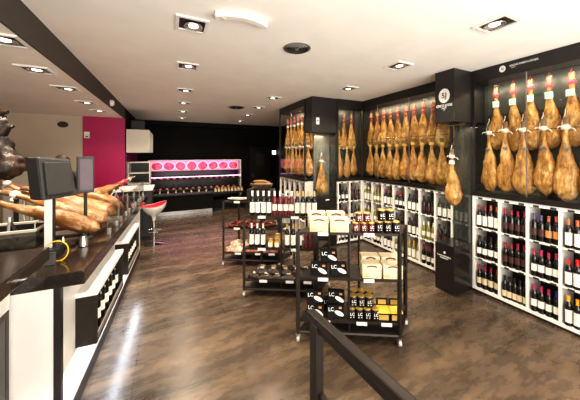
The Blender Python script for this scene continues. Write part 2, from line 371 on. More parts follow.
# ------------------------------------------------------------------ hams
def ham_body(seed, L=.76, W=.098, T=.062, bend=.02, ragged=0):
    rnd = random.Random(seed); prof = [(0, .022), (.04, .025), (.10, .020), (.2, .020), (.28, .030), (.36, .044), (.45, .060), (.55, .076), (.65, .091), (.75, .102), (.84, .101), (.91, .083), (.96, .060), (.99, .032), (1, .008)]
    n = 22; vs = []; fs = []; K = 34; off = Vector((seed*3.1, seed*1.7, seed))
    for i in range(K):
        s = i/(K-1)
        for j in range(len(prof)-1):
            if prof[j][0] <= s <= prof[j+1][0]:
                f = (s-prof[j][0])/(prof[j+1][0]-prof[j][0]); f = f*f*(3-2*f) if j > 3 and j < 10 else f; r = prof[j][1]*(1-f)+prof[j+1][1]*f; break
        fat = max(0, min(1, (s-.25)/.3)); wx = r*(W/.1); wy = r*(1-fat)+r*(T/.1)*fat*1.05
        cx = bend*math.sin((s-.2)*3.2)*fat; cy = .012*fat
        for j in range(n):
            t = 2*PI*j/n; x = math.cos(t)*wx; y = math.sin(t)*wy
            if x > 0: x *= 1-.12*fat
            p = Vector((cx+x, cy+y, -s*L)); q = p*9+off
            d = noise.noise(q)*.016*fat+noise.noise(q*2.7)*.010*fat-.012*fat*max(0, noise.noise(Vector((q.x*1.2, q.y*1.2, q.z*.5))+off*2))*2
            d += ragged*(noise.noise(q*.8+Vector((3, 1, 2)))*.8+noise.noise(q*2.2)*.5+.25)
            rr = Vector((x, y, 0)); p += (rr.normalized() if rr.length > 1e-5 else Vector((0, 0, 0)))*d; vs.append(p)
    for i in range(K-1):
        for j in range(n): fs.append((i*n+j, i*n+(j+1) % n, (i+1)*n+(j+1) % n, (i+1)*n+j))
    fs += [tuple(range(n)), tuple(range((K-1)*n, K*n))]
    me = bpy.data.meshes.new('meat'); me.from_pydata([tuple(v) for v in vs], [], fs)
    for p in me.polygons: p.use_smooth = True
    return me
HB = [ham_body(k, W=.098+.006*(k % 3), bend=.016+.012*(k % 2)) for k in range(5)]
def make_ham(k, m, cord, tagm=None, seal=False, wrap=None):
    def f():
        t = thing('cured_ham', None, None)
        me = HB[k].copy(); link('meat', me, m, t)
        h = MB().tube([(0, 0, -.005), (.004, -.004, .03), (.016, -.014, .062)], [.024, .021, .010], 10)
        h.tube([(-.006, 0, 0), (-.012, -.012, .035), (-.008, -.028, .055)], [.016, .014, .006], 8).build('hoof', 'hoof', t, True)
        MB().lathe([(.029, -.065), (.033, -.055), (.033, -.03), (.028, -.02)], n=12, caps=False).build('cord_band', cord, t, True)
        c = MB().tube([(-.03, -.01, -.045), (-.02, -.012, .03), (0, 0, .10), (0, 0, .13)], .0035, 6)
        if cord == 'rope_white': c.tube([(.02, -.02, -.045), (.05, -.035, -.06), (.065, -.03, -.085)], .006, 6).tube([(-.02, -.02, -.04), (-.05, -.03, -.03), (-.06, -.03, -.05)], .005, 6)
        c.build('hanging_cord', cord, t, True)
        if tagm: 
            g = MB().box(-.032, .036, -.040, -.037, -.20, -.125).build('paper_tag', tagm, t)
            MB().tube([(.0, -.032, -.055), (.0, -.039, -.13)], .002, 5).build('tag_string', cord, g)
        if seal: 
            MB().add([(math.cos(a*PI/8)*.021, -.048, -.245+math.sin(a*PI/8)*.021) for a in range(16)]+[(math.cos(a*PI/8)*.021, -.028, -.245+math.sin(a*PI/8)*.021) for a in range(16)], [tuple(range(16)), tuple(range(16, 32))]+[(i, (i+1) % 16, 16+(i+1) % 16, 16+i) for i in range(16)]).build('ink_seal', 'seal', t)
        if wrap: MB().lathe([(.034, -.15), (.03, -.12), (.029, -.1)], n=12, caps=False).build('paper_wrap', wrap, t, True)
        return t
    return f
def ham(key, k, m, cord, loc, rot, label, group, scale=1, **kw):
    return place(('ham', key, k), make_ham(k, m, cord, **kw), 'ham', loc, rot, label, group, scale)
# ------------------------------------------------------------------ bottles
BP = [(.024, 0), (.0275, .004), (.0275, .165), (.0245, .184), (.014, .205), (.0105, .215), (.0105, .256), (.012, .257), (.012, .264), (.009, .265)]
def make_bottle(gl, lab, cap, low=False, big=False):
    def f():
        b = MB().lathe(BP, n=14).build('wine_bottle', gl, None, True)
        z0, z1 = (.03, .10) if low else ((.03, .145) if big else (.055, .125))
        ang = [-PI/2+(k/10-.5)*2.6 for k in range(11)]
        MB().add([(.0281*math.cos(a), .0281*math.sin(a), z) for z in (z0, z1) for a in ang], [(k, k+1, 12+k, 11+k) for k in range(10)]).build('paper_label', lab, b, True)
        MB().lathe([(.0125, .212), (.0113, .222), (.0113, .255), (.0127, .2565), (.0127, .2652), (.001, .2658)], n=12, caps=False).build('foil_capsule', cap, b, True)
        return b
    return f
CAPN = dict(c_red='red', c_bright='scarlet', c_pink='pink', c_black='black', c_blue='blue', c_violet='violet', c_yellow='yellow', c_orange='copper', c_white='white', c_gold='gold')
LABN = dict(p_white='white', p_cream='cream', p_dark='dark', p_orange='orange')
def bottle(loc, gl, lab, cap, label, group, low=False, big=False, scale=1, rot=-PI/2+.5):
    return place(('bottle', gl, lab, cap, low, big), make_bottle(gl, lab, cap, low, big), 'bottle', loc, rot+random.uniform(-.25, .25), label, group, scale)
# ------------------------------------------------------------------ wall shelving + ham cabinets
def wine_shelf(label, org, rz, width, edges, depth=.27, top=1.15, nrow=3):
    """local frame: x to the right along the front, y into the wall, front at y = 0"""
    t = thing('wine_shelf', label, 'shelf', org, rz)
    th = .022; zs = [.045+(top-.02-.045)*i/nrow for i in range(nrow+1)]
    MB().box(0, width, depth-.012, depth, .03, top).build('back_panel', 'black2', t)
    MB().box(.0, width, .02, depth, 0, .03).build('plinth', 'black2', t)
    MB().box(0, width, 0, depth-.012, .03, .03+.03).build('shelf_board', 'white', t)
    for z in zs[1:-1]: MB().box(0, width, .002, depth-.012, z-.009, z+.009).build('shelf_board', 'white', t)
    MB().box(0, width, 0, depth-.012, top-.035, top).build('top_board', 'white', t)
    for x in edges: MB().box(x-th/2, x+th/2, .0, depth-.012, .06, top-.035).build('divider', 'white', t)
    for r in range(nrow):
        for a, b in zip(edges[:-1], edges[1:]):
            z = zs[r+1]-.006 if r < nrow-1 else top-.026
            for fx in (.2, .72): MB().box(a+(b-a)*fx, a+(b-a)*fx+.045, -.003, .002, z-.007, z+.011).build('price_strip', 'dark_print', t)
    return t, [.06]+[z+.009 for z in zs[1:-1]]
def local(org, rz, x, y, z=0):
    c, s = math.cos(rz), math.sin(rz); return (org[0]+c*x-s*y, org[1]+s*x+c*y, z)
def cabinet(label, org, rz, width, panes, depth=.27, z0=1.15, z1=2.52, skip_left=False):
    t = thing('ham_cabinet', label, 'cabinet', (org[0], org[1], z0), rz)
    h = z1-z0
    MB().box(0, width, depth-.012, depth, 0, CEIL-z0).build('back_panel', 'caseback', t)
    MB().box(0, width, -.012, depth-.012, 0, .055).build('case_floor', 'black', t)
    MB().box(0, width, -.012, depth-.012, h, CEIL-z0-.001).build('top_band', 'black2', t)
    xs = [width*i/panes for i in range(panes+1)]
    fr = MB()
    for x in (0, width): fr.box(max(0, x-.03), min(width, x+.03), -.014, .012, .055, h)
    fr.build('frame', 'black2', t)
    for i in range(panes):
        g = MB().box(xs[i]+(.03 if i == 0 else .004), xs[i+1]-(.03 if i == panes-1 else .004), -.004, .001, .06, h-.005).build('glass_door', 'glass', t)
    for x in xs[1:-1]: MB().box(x-.004, x+.004, -.006, .003, .06, h-.005).build('glass_edge', 'steel', t)
    for y, z in ((.16, h-.012), (.10, h-.60)):
        MB().tube([(.02, y, z), (width-.02, y, z)], .004, 6).build('hanging_rail', 'metal', t)
    return t
# --- right of the pillar
XW = 3.32
YP0, YP1, YC, YS = 1.86, 2.10, 3.81, 5.22
RZ = -PI/2
ye = [onX(u, 200, XW).y for u in (472.5, 499, 527, 560)]
ye += [ye[-1]-.27]
O1 = (XW, ye[0], 0); W1 = ye[0]-ye[-1]; E1 = [ye[0]-y for y in ye]; E1[0] = .011; E1[-1] -= .011
s1, z1s = wine_shelf('white wine shelf against the right wall, in front of the black pillar', O1, RZ, W1, E1)
KINDS = [[[('p_white', 'c_red', 1)]*2+[('p_white', 'c_orange', 1)]*2, [('p_dark', 'c_red', 0)]*4, [('p_dark', 'c_violet', 0)]*2+[('p_orange', 'c_orange', 0)]*2, [('p_white', 'c_orange', 1)]*4],
         [[('p_white', 'c_black', 0)]*4, [('p_dark', 'c_red', 0)]*4, [('p_white', 'c_pink', 0)]*4, [('p_white', 'c_bright', 1)]*4],
         [[('p_cream', 'c_red', 0)]*4, [('p_cream', 'c_black', 2)]*5, [('p_white', 'c_pink', 0)]*3+[('p_white', 'c_blue', 0)], [('p_white', 'c_yellow', 1)]*4]]
ROWN = ['top row', 'middle row', 'bottom row']
for r in range(3):
    for c in range(4):
        ks = KINDS[r][c]; n = len(ks); a, b = E1[c]+.014, E1[c+1]-.012
        for i, (lb, cp, bg) in enumerate(ks):
            x = a+(b-a)*(i+.5)/n
            y = .034+.004*i; x = a+(b-a)*(i+.55)/(n+.05)
            bottle(local(O1, RZ, x, y, z1s[2-r]), 'bottle', lb, cp, f'{CAPN[cp]}-capped bottle, {LABN[lb]} label, {ORD[i]} from left, {ROWN[r]}, {ORD[c]} column, nearest shelf', 'wine bottles in the nearest wall shelf', low=bg == 2, big=bg == 1, scale=random.uniform(.97, 1.04) if bg != 2 else .93, rot=RZ+.7)
cab1 = cabinet('large glass ham cabinet at the right with two rows of hams', O1, RZ, W1, 2, z1=2.50)
k_ = CEIL-1.15
# sign on the top band: emblem and name
bx = (onX(503, 68, XW).y); lx = ye[0]-bx
em = MB().add([(lx+math.cos(a*PI/12)*.030, -.0135, 1.435+math.sin(a*PI/12)*.036) for a in range(24)]+[(lx+math.cos(a*PI/12)*.030, -.011, 1.435+math.sin(a*PI/12)*.036) for a in range(24)], [tuple(range(24)), tuple(range(24, 48))]+[(i, (i+1) % 24, 24+(i+1) % 24, 24+i) for i in range(24)]).build('emblem', 'white_print', cab1)
text('5J', .034, 'dark_print', em, face_mtx((lx, -.0145, 1.435)))
text('SANCHEZ ROMERO CARVAJAL', .028, 'white_print', cab1, face_mtx((lx+.185, -.013, 1.447)) @ Matrix.Diagonal((.62, 1, 1, 1)))
text('JABUGO', .010, 'white_print', cab1, face_mtx((lx+.10, -.013, 1.425)))
def row_hams(cabn, org, rz, xs, y, ztop, key, m, cord, desc, grp, scale=1, yaw=0, **kw):
    for i, x in enumerate(xs):
        jit = random.uniform(-.5, .5)+yaw
        ham(key, i % 5, m[i % len(m)], cord, local(org, rz, x, y, ztop+random.uniform(-.012, .012)), rz+jit, f'{desc}, {ORD[i]} from left, {cabn}', grp, tuple(k*random.uniform(.96, 1.04) for k in (scale if isinstance(scale, tuple) else (scale,)*3)), **kw)
ux = [ye[0]-onX(u, 100, XW+.13).y for u in (494.7, 512, 529, 548, 570.6)]; ux.append(2*ux[-1]-ux[-2])
lx_ = [ye[0]-onX(u, 150, XW+.10).y for u in (489, 505, 523, 543.3, 565.5)]; lx_.append(2*lx_[-1]-lx_[-2])
row_hams('upper row, right cabinet', O1, RZ, ux, .16, 2.385, 'ru', ['ham'], 'rope_red', 'hanging ham with red band and mint tag', 'hams in the right cabinet', .9, tagm='mint')
row_hams('lower row, right cabinet', O1, RZ, lx_, .10, 1.95, 'rl', ['ham'], 'rope_white', 'hanging ham with white knot and dark seal', 'hams in the right cabinet', .965, seal=True)
# --- between pillar and corner
O2 = (XW, YC+.27, 0); W2 = YC+.27-YP1
cols = 7; E2 = [.27+(W2-.27)*i/cols for i in range(cols+1)]; E2[-1] -= .011
s2, z2s = wine_shelf('long white wine shelf on the right wall behind the black pillar', O2, RZ, W2, E2)
K2 = [('greenb', 'p_white', 'c_white'), ('greenb', 'p_white', 'c_gold'), ('bottle', 'p_white', 'c_red'), ('bottle', 'p_white', 'c_red'), ('bottle', 'p_white', 'c_black'), ('bottle', 'p_dark', 'c_black'), ('bottle', 'p_white', 'c_black')]
SKIP2 = set()
for r in range(3):
    for c in range(cols):
        gl, lb, cp = K2[(c+(0 if r == 0 or c < 2 else r*2)) % 7] if c > 1 else K2[c if r < 2 else 2]
        if c == 6: gl, lb, cp = 'bottle', 'p_white' if r == 0 else 'p_dark', 'c_black'
        a, b = E2[c]+.014, E2[c+1]-.012
        for i in range(3):
            x = a+(b-a)*(i+.5)/3
            bottle(local(O2, RZ, x, .036+.004*i, z2s[2-r]), gl, lb, cp, f'{CAPN[cp]}-capped bottle, {ORD[i]} from left, {ROWN[r]}, {ORD[c]} column from corner, long shelf', 'wine bottles in the long wall shelf', big=(lb == 'p_white' and c % 2 == 0), scale=random.uniform(.95, 1.03))
cab2 = cabinet('long glass ham cabinet on the right wall behind the black pillar', O2, RZ, W2, 3)
n2 = 11
row_hams('upper row, long cabinet', O2, RZ, [.33+(W2-.40)*i/(n2-1) for i in range(n2)], .16, 2.38, 'mu', ['ham2', 'ham'], 'rope_dred', 'golden hanging ham with dark red band', 'hams in the long cabinet', (1.08, .84, .84), .55, wrap='rope_dred')
row_hams('lower row, long cabinet', O2, RZ, [.37+(W2-.42)*i/(n2-1) for i in range(n2)], .10, 1.83, 'ml', ['ham2', 'ham'], 'rope_yellow', 'golden hanging ham with yellow knot', 'hams in the long cabinet', (1.08, .8, .8), .55)
# --- section facing the room front
XPa, XPb = 2.21, 2.73
O3 = (XPb, YC, 0); W3 = XW-XPb
s3, z3s = wine_shelf('short white wine shelf in the corner facing forward', O3, 0, W3, [.03, W3/2, W3-.02])
for r in range(3):
    for c in range(2):
        lb, cp = (('p_white', 'c_black'), ('p_dark', 'c_red'))[(r+c) % 2] if not (r == 1 and c == 0) else ('p_orange', 'c_red')
        for i in range(3):
            bottle(local(O3, 0, .045+c*W3/2+(W3/2-.03)*(i+.4)/3, .05, z3s[2-r]), 'bottle', lb, cp, f'{CAPN[cp]}-capped bottle, {ORD[i]} from left, {ROWN[r]}, {ORD[c]} column, corner shelf', 'wine bottles in the corner shelf', rot=-.3, scale=random.uniform(.95, 1.02))
cab3 = cabinet('narrow glass ham cabinet in the corner facing forward', O3, 0, W3, 1)
row_hams('upper row, corner cabinet', O3, 0, [.10, .27, .45], .16, 2.36, 'cu', ['ham2', 'ham'], 'rope_dred', 'golden hanging ham with dark red band', 'hams in the corner cabinet', (.92, .8, .84), wrap='rope_dred')
row_hams('lower row, corner cabinet', O3, 0, [.12, .30, .46], .10, 1.80, 'cl', ['ham2', 'ham'], 'rope_yellow', 'golden hanging ham with yellow knot', 'hams in the corner cabinet', (.95, .78, .78))
# --- section facing the left aisle
O4 = (XPa, YS, 0); W4 = YS-(YC+.24)
s4, z4s = wine_shelf('white wine shelf below the side ham cabinet facing the aisle', O4, RZ, W4, [.011]+[W4*i/5 for i in range(1, 5)]+[W4-.011])
for r in range(2):
    for c in range(5):
        for i in range(3):
            bottle(local(O4, RZ, W4*c/5+.03+(W4/5-.02)*(i+.4)/3, .05, z4s[2-r]), 'bottle', 'p_white' if c % 2 else 'p_dark', 'c_black' if c % 2 else 'c_red', f'wine bottle, {ORD[i]} from left, {ROWN[r]}, {ORD[c]} column, shelf facing the aisle', 'wine bottles in the aisle shelf', scale=.98)
cab4 = cabinet('glass ham cabinet facing the aisle, seen edge on', O4, RZ, W4, 2)
row_hams('upper row, aisle cabinet', O4, RZ, [.10+(W4-.18)*i/6 for i in range(7)], .15, 2.36, 'su', ['ham2'], 'rope_red', 'golden hanging ham with red band', 'hams in the aisle cabinet', (.9, .84, .84), .5, wrap='wtag')
row_hams('lower row, aisle cabinet', O4, RZ, [.13+(W4-.2)*i/6 for i in range(7)], .10, 1.82, 'sl', ['ham2'], 'rope_white', 'golden hanging ham with white knot', 'hams in the aisle cabinet', (.9, .8, .8), .5)
struct('wall_inner', MB().box(XPa+.275, XW+.25, YC+.28, YS, 0, CEIL), 'grout')
# --- the two black pillars with a ham behind glass
def tower(label, x0, x1, y0, y1, pz, hz, ang):
    t = thing('display_tower', label, 'display', ((x0+x1)/2, (y0+y1)/2, 0)); o = t.location
    MB(o).box(x0, x1, y0, y1, 0, pz).build('plinth', 'black', t, bev=.004)
    MB(o).box(x0, x1, y0, y1, hz, CEIL-.002).build('head_box', 'black2', t, bev=.004)
    return t
t = tower('tall black display pillar with glass vitrine and white emblem', 2.975, XR-.01, YP0, YP1-.005, .57, 2.03, 0); o = t.location
MB(o).box(2.98, 2.985, YP0+.005, YP1-.01, .57, 2.03).build('glass_pane', 'glass', t)
MB(o).box(2.986, XW, YP0+.005, YP0+.01, .57, 2.03).build('glass_pane', 'glass', t)
MB(o).box(XW+.01, XW+.03, YP0+.012, YP1-.012, .57, 2.03).build('back_panel', 'caseback', t)
MB(o).tube([(3.12, YP0+.02, 2.0), (3.12, YP1-.02, 2.0)], .006).build('hanging_rail', 'steel', t)
cy = (YP0+YP1)/2
ez = onX(445.5, 95.5, 2.975).z
MB(o).add([(2.9735, cy+math.cos(a*PI/14)*.068, ez+math.sin(a*PI/14)*.085) for a in range(28)]+[(2.9755, cy+math.cos(a*PI/14)*.068, ez+math.sin(a*PI/14)*.085) for a in range(28)], [tuple(range(28)), tuple(range(28, 56))]+[(i, (i+1) % 28, 28+(i+1) % 28, 28+i) for i in range(28)]).build('emblem', 'white_print', t)
e_ = kids(t)[-1]
def fx(y, z): return Matrix.Translation(Vector((2.9725, y, z))-Vector(o)) @ Matrix.Rotation(-PI/2, 4, 'Z') @ Matrix.Rotation(PI/2, 4, 'X')
text('5J', .088, 'dark_print', e_, fx(cy, ez))
text('CINCO JOTAS', .044, 'white_print', t, fx(cy, ez-.120) @ Matrix.Diagonal((.70, 1, 1, 1)))
text('JABUGO', .016, 'white_print', t, fx(cy, ez-.15)); text('1879', .013, 'white_print', t, fx(cy, ez-.17))
pz = .47
MB(o).add([(2.9735, cy-.005+math.cos(a*PI/8)*.012, pz+math.sin(a*PI/8)*.014) for a in range(16)]+[(2.976, cy-.005+math.cos(a*PI/8)*.012, pz+math.sin(a*PI/8)*.014) for a in range(16)], [tuple(range(16)), tuple(range(16, 32))]+[(i, (i+1) % 16, 16+(i+1) % 16, 16+i) for i in range(16)]).build('emblem', 'white_print', t)
text('EL JAMON 100% IBERICO', .019, 'white_print', t, fx(cy, pz-.045) @ Matrix.Diagonal((.8, 1, 1, 1))); text('DE BELLOTA', .018, 'white_print', t, fx(cy, pz-.068))
ham('tower', 3, 'ham', 'rope_white', (3.12, cy, 1.655), RZ+.75, 'single ham hanging behind glass in the tall pillar right of centre', None, (.95, .85, .85), wrap='wtag')
t2 = tower('black display pillar at the inner corner with glass front', XPa, XPb-.003, YC, YC+.235, .88, 2.03, 0); o = t2.location
MB(o).box(XPa+.005, XPb-.01, YC+.004, YC+.009, .88, 2.03).build('glass_pane', 'glass', t2)
MB(o).box(XPa+.004, XPa+.009, YC+.01, YC+.225, .88, 2.03).build('glass_pane', 'glass', t2)
MB(o).box(XPa+.16, XPb-.01, YC+.21, YC+.225, .88, 2.03).build('back_panel', 'steel2', t2)
MB(o).box(XPb-.022, XPb-.004, YC+.01, YC+.21, .88, 2.03).build('side_post', 'metal', t2)
MB(o).tube([(XPa+.02, YC+.11, 2.0), (XPb-.03, YC+.11, 2.0)], .006).build('hanging_rail', 'steel', t2)
q = onY(328, 199, YC); MB(o).box(q.x-.05, q.x+.03, YC-.002, YC+.001, .83, .845).build('line_mark', 'white_print', t2)  # narrow white mark on the plinth front
q = onY(321.5, 160, YC+.11)
ham('tower2', 2, 'ham', 'rope_white', (q.x, YC+.11, 1.56), -.1, 'single plump ham hanging behind glass in the inner corner pillar', None, (1.15, .9, .85))
q = onY(317.2, 121, YC)
t = thing('wall_alarm', 'small white alarm box on the head of the inner corner pillar', 'alarm', (q.x, YC-.001, q.z))
MB().box(-.03, .03, -.022, 0, -.06, .06).build('housing', 'white', t, bev=.005); MB().box(-.012, .012, -.025, -.022, -.01, .015).build('button', 'dgrey', t)
# ------------------------------------------------------------------ trolleys
def trolley(label, A, B, Cc, zs):
    A, B, Cc = Vector((A.x, A.y, 0)), Vector((B.x, B.y, 0)), Vector((Cc.x, Cc.y, 0)); e1 = B-A; e2 = Cc-B
    t = thing('shelf_trolley', label, 'trolley', A+(e1+e2)/2, 0, 'shelf trolleys'); o = t.location
    P = lambda a, b: A+e1*a+e2*b
    par = lambda a0, a1, b0, b1: [(P(a, b).x, P(a, b).y) for a, b in ((a0, b0), (a1, b0), (a1, b1), (a0, b1))]
    w = .013
    for a in (0, .5, 1):
        for b in (0, 1):
            p = P(a, b); ww = w if a != .5 else .008
            if a == .5: p = p+e2.normalized()*(.02 if b == 0 else -.02)
            MB(o).box(p.x-ww, p.x+ww, p.y-ww, p.y+ww, .07, zs[-1]).build('post', 'metal', t)
    MB(o).prism(par(.015, .985, .03, .97), .075, .10).build('base_deck', 'black2', t)
    fr = MB(o)
    for z in [.085]:
        for (a, b), (c, d_) in (((0, 0), (1, 0)), ((1, 0), (1, 1)), ((1, 1), (0, 1)), ((0, 1), (0, 0))):
            fr.tube([P(a, b)+Vector((0, 0, z)), P(c, d_)+Vector((0, 0, z))], .014, 6)
    fr.build('base_frame', 'metal', t)
    for z in zs:
        s = MB(o).prism(par(-.005, 1.005, -.02, 1.02), z-.022, z).build('shelf', 'metal', t)
    ang = math.atan2(e1.y, e1.x); nrm = Vector((e1.y, -e1.x, 0)).normalized()
    for z in zs:
        for a in (.27, .63, .87) if z < .3 else (.25, .7):
            p = P(a, 0)+nrm*.018; q = e1.normalized()*.045
            MB(o).prism([((p-q).x, (p-q).y), ((p+q).x, (p+q).y), ((p+q+nrm*.003).x, (p+q+nrm*.003).y), ((p-q+nrm*.003).x, (p-q+nrm*.003).y)], z-.026, z+.004).build('price_tag', 'wtag', t)
    for a, b in ((0, 0), (1, 0), (1, 1), (0, 1)):
        p = P(a, b)
        k = MB(o).box(p.x-.016, p.x+.016, p.y-.012, p.y+.012, .045, .072).build('caster', 'steel', t)
        MB(o).tube([p+Vector((-.011, .005, .026)), p+Vector((.011, -.005, .026))], .026, 14).build('wheel', 'wheel', k, True)
    return P, ang, e1.length
A1, B1, C1 = onZ(298, 341, 0), onZ(399.5, 346, 0), onZ(405.4, 324.6, 0)
A2 = onZ(244, 296, 0); A3 = onZ(223.4, 265.5, 0); e1 = B1-A1; e2 = C1-B1
ZS1 = (.20, .57, .965)
P1, AN, LN = trolley('black shelf trolley in front with cream boxes and dark cans', A1, B1, C1, ZS1)
P2, _, _ = trolley('black shelf trolley behind the front one, with wine bottles on top', A2, A2+e1*.97, A2+e1*.97+e2, (.20, .565, .935))
P3, _, _ = trolley('black shelf trolley farthest back, with sausages and packs', A3, A3+e1*.95, A3+e1*.95+e2, (.20, .565, .955))
def at(P, a, b, z): p = P(a, b); return (p.x, p.y, z)
# cream boxes
def make_box():
    t = thing('gift_box', None, None); w, d, h = .083, .055, .125
    MB().box(-w, w, -d, d, 0, h*.72).build('box_body', 'creamcarton', t, bev=.003)
    MB().box(-w-.002, w+.002, -d-.002, d+.002, h*.68, h).build('box_lid', 'creamcarton', t, bev=.003)
    n = 9; pts = [(-.045+.09*i/n, h*.80+.010*math.sin(PI*i/n)) for i in range(n+1)]
    MB().add([(x, -d-.0035, z) for x, z in pts]+[(x, -d-.0035, z+.013) for x, z in pts], [(i, i+1, n+2+i, n+1+i) for i in range(n)]).build('printed_title', 'brownprint', t)
    MB().add([(x, -d-.0015, z) for x, z in ((-.075, .012), (-.03, .008), (-.022, .03), (-.05, .045), (-.078, .034))], [(0, 1, 2, 3, 4)]).build('printed_picture', 'greenprint', t)
    MB().add([(x, -d-.0015, z) for x, z in ((.0, .016), (.07, .016), (.07, .024), (0, .024))], [(0, 1, 2, 3)]).build('line_mark', 'greenprint', t)
    return t
for z, zn, sa in ((ZS1[2], 'top shelf', .0), (ZS1[1], 'middle shelf', .52)):
    for b in (0, 1):
        for a in (0, 1):
            aa = (.175 if z > .8 else .70)+a*.205-(.10*b if z > .8 else .06*b)
            place('cbox', make_box, 'box', at(P1, aa, .2+.46*b, z+(.0 if b == 0 else 0)), AN+random.uniform(-.03, .03), f'cream gift box, {"left" if a == 0 else "right"} of the {"front" if b == 0 else "back"} pair on the front trolley {zn}', 'cream gift boxes', (.97, .97, .93 if b == 0 else 1.12))
# jars and cans with the LC mark
def make_can(body, lid, r, h):
    def f():
        t = thing('tin_can' if body == 'blackcan' else 'preserve_jar', None, None)
        b = MB().lathe([(r*.94, 0), (r, .004), (r, h*.86), (r*.9, h*.9)], n=18).build('body', body, t, True)
        MB().lathe([(r*.97, h*.88), (r*.98, h*.9), (r*.98, h*.985), (r*.9, h)], n=18).build('lid', lid, t, True)
        if body == 'redjar': MB().lathe([(r*1.008, h*.22), (r*1.008, h*.34)], n=18, caps=False).build('label_band', 'p_dark', b, True)
        text('LC', r*1.0, 'white_print', b, face_mtx((0, -r-.001, h*.52)))
        MB().box(-r*.5, r*.5, -r*.93-.001, -r*.85, h*.2, h*.27).build('label_line', 'white_print', b)
        return t
    return f
def can(kind, loc, label, group):
    if kind == 'jar': return place('jar', make_can('redjar', 'gold', .029, .085), 'jar', loc, AN+.1, label, group)
    return place('can', make_can('blackcan', 'gold', .034, .10), 'can', loc, AN+.1, label, group)
zt_ = ZS1[2]
for i in range(3): can('jar', at(P1, .555+.078*i, .15, zt_), f'red preserve jar with white LC mark, {ORD[i]} from left in the bottom row', 'red jars on the front trolley')
for i in range(2): can('jar', at(P1, .585+.078*i, .17, zt_+.085), f'red preserve jar with white LC mark, {"left" if i == 0 else "right"} one stacked on top', 'red jars on the front trolley')
for i in range(3): can('can', at(P1, .785+.083*i, .15, zt_), f'black LC tin, {ORD[i]} from left in the bottom row, front trolley top shelf', 'black tins on the front trolley')
for i in range(2): can('can', at(P1, .81+.083*i, .17, zt_+.10), f'black LC tin, {"left" if i == 0 else "right"} one stacked on top, front trolley top shelf', 'black tins on the front trolley')
zb = ZS1[0]
for i in range(4):
    for j in range(2): can('can', at(P1, .515+.078*i-.03*j, .14+.32*j, zb), f'black LC tin, {ORD[i]} from left, {"front" if j == 0 else "back"} of bottom layer, front trolley lowest shelf', 'black tins on the front trolley')
for i in range(3):
    for j in range(2): can('can', at(P1, .525+.078*i-.03*j, .2+.3*j, zb+.10), f'black LC tin, {ORD[i]} from left, {"front" if j == 0 else "back"} of upper layer, front trolley lowest shelf', 'black tins on the front trolley')
def make_pack():
    t = thing('carton_pack', None, None); w, h, d = .075, .10, .03
    b = MB().xprism([(0, 0), (d*1.6, 0), (d*1.6+.03, h*.96), (.03, h)], -w, w).build('carton', 'cartonblack', t, bev=.003)
    tl = -math.atan2(.03, h)
    text('LC', .042, 'white_print', b, face_mtx((-.040, .0185, .068), 0, tl))
    el = [(.030+.040*math.cos(a*PI/8), .019+.0*a, .036+.018*math.sin(a*PI/8)-.014*math.cos(a*PI/8)) for a in range(16)]
    MB().add([(x, z*.30-.002, z) for x, y, z in el]+[(x, z*.30+.004, z) for x, y, z in el], [tuple(range(16)), tuple(range(16, 32))]+[(i, (i+1) % 16, 16+(i+1) % 16, 16+i) for i in range(16)]).build('printed_picture', 'white_print', b)
    MB().add([(x, z*.30-.002, z) for x, z in ((.03, .07), (.055, .07), (.055, .085), (.03, .085))], [(0, 1, 2, 3)]).build('printed_title', 'p_orange', b)
    return t
for i, (a, b, z, w) in enumerate(((.19, .12, ZS1[1], 'lower left'), (.39, .14, ZS1[1], 'lower right'), (.27, .28, ZS1[1]+.1, 'topmost'))):
    place('pack', make_pack, 'carton', at(P1, a, b, z), AN+(-.12, .1, .05)[i], f'black LC carton with white picture, {w} on the front trolley middle shelf', 'black cartons on the front trolley', 1.0)
for i, (a, b, z, w) in enumerate(((.155, .10, zb, 'bottom left'), (.37, .08, zb, 'bottom right'), (.135, .22, zb+.1, 'upper left'), (.345, .26, zb+.1, 'upper right'), (.26, .5, zb, 'hindmost'))):
    place('pack', make_pack, 'carton', at(P1, a, b, z), AN+(-.14, .12, .1, -.1, .3)[i], f'black LC carton with white picture, {w} on the front trolley lowest shelf', 'black cartons on the front trolley', 1.0)
def make_gold():
    t = thing('tasting_case', None, None)
    MB().box(-.045, .045, -.03, .03, 0, .065).build('case_body', 'blackcan', t, bev=.003)
    MB().box(-.036, .036, -.032, -.03, .01, .05).build('printed_picture', 'gold', t)
    MB().add([(x, y, z) for x in (-.047, .047) for y, z in ((-.035, .066), (.02, .095), (.022, .091), (-.033, .062))], [(0, 1, 5, 4), (2, 3, 7, 6), (0, 3, 2, 1), (4, 5, 6, 7), (1, 2, 6, 5), (0, 4, 7, 3)]).build('case_lid', 'yellow', t)
    MB().box(-.045, .045, .022, .03, .065, .15).build('back_card', 'blackcan', t)
    MB().box(-.03, .03, .0195, .022, .105, .14).build('printed_title', 'gold', t)
    return t
for i in range(2): place('gcase', make_gold, 'box', at(P1, .825+.125*i, .15, zb), AN, f'yellow and black tasting case, {"left" if i == 0 else "right"} one on the front trolley lowest shelf', 'tasting cases on the front trolley', 1.12)
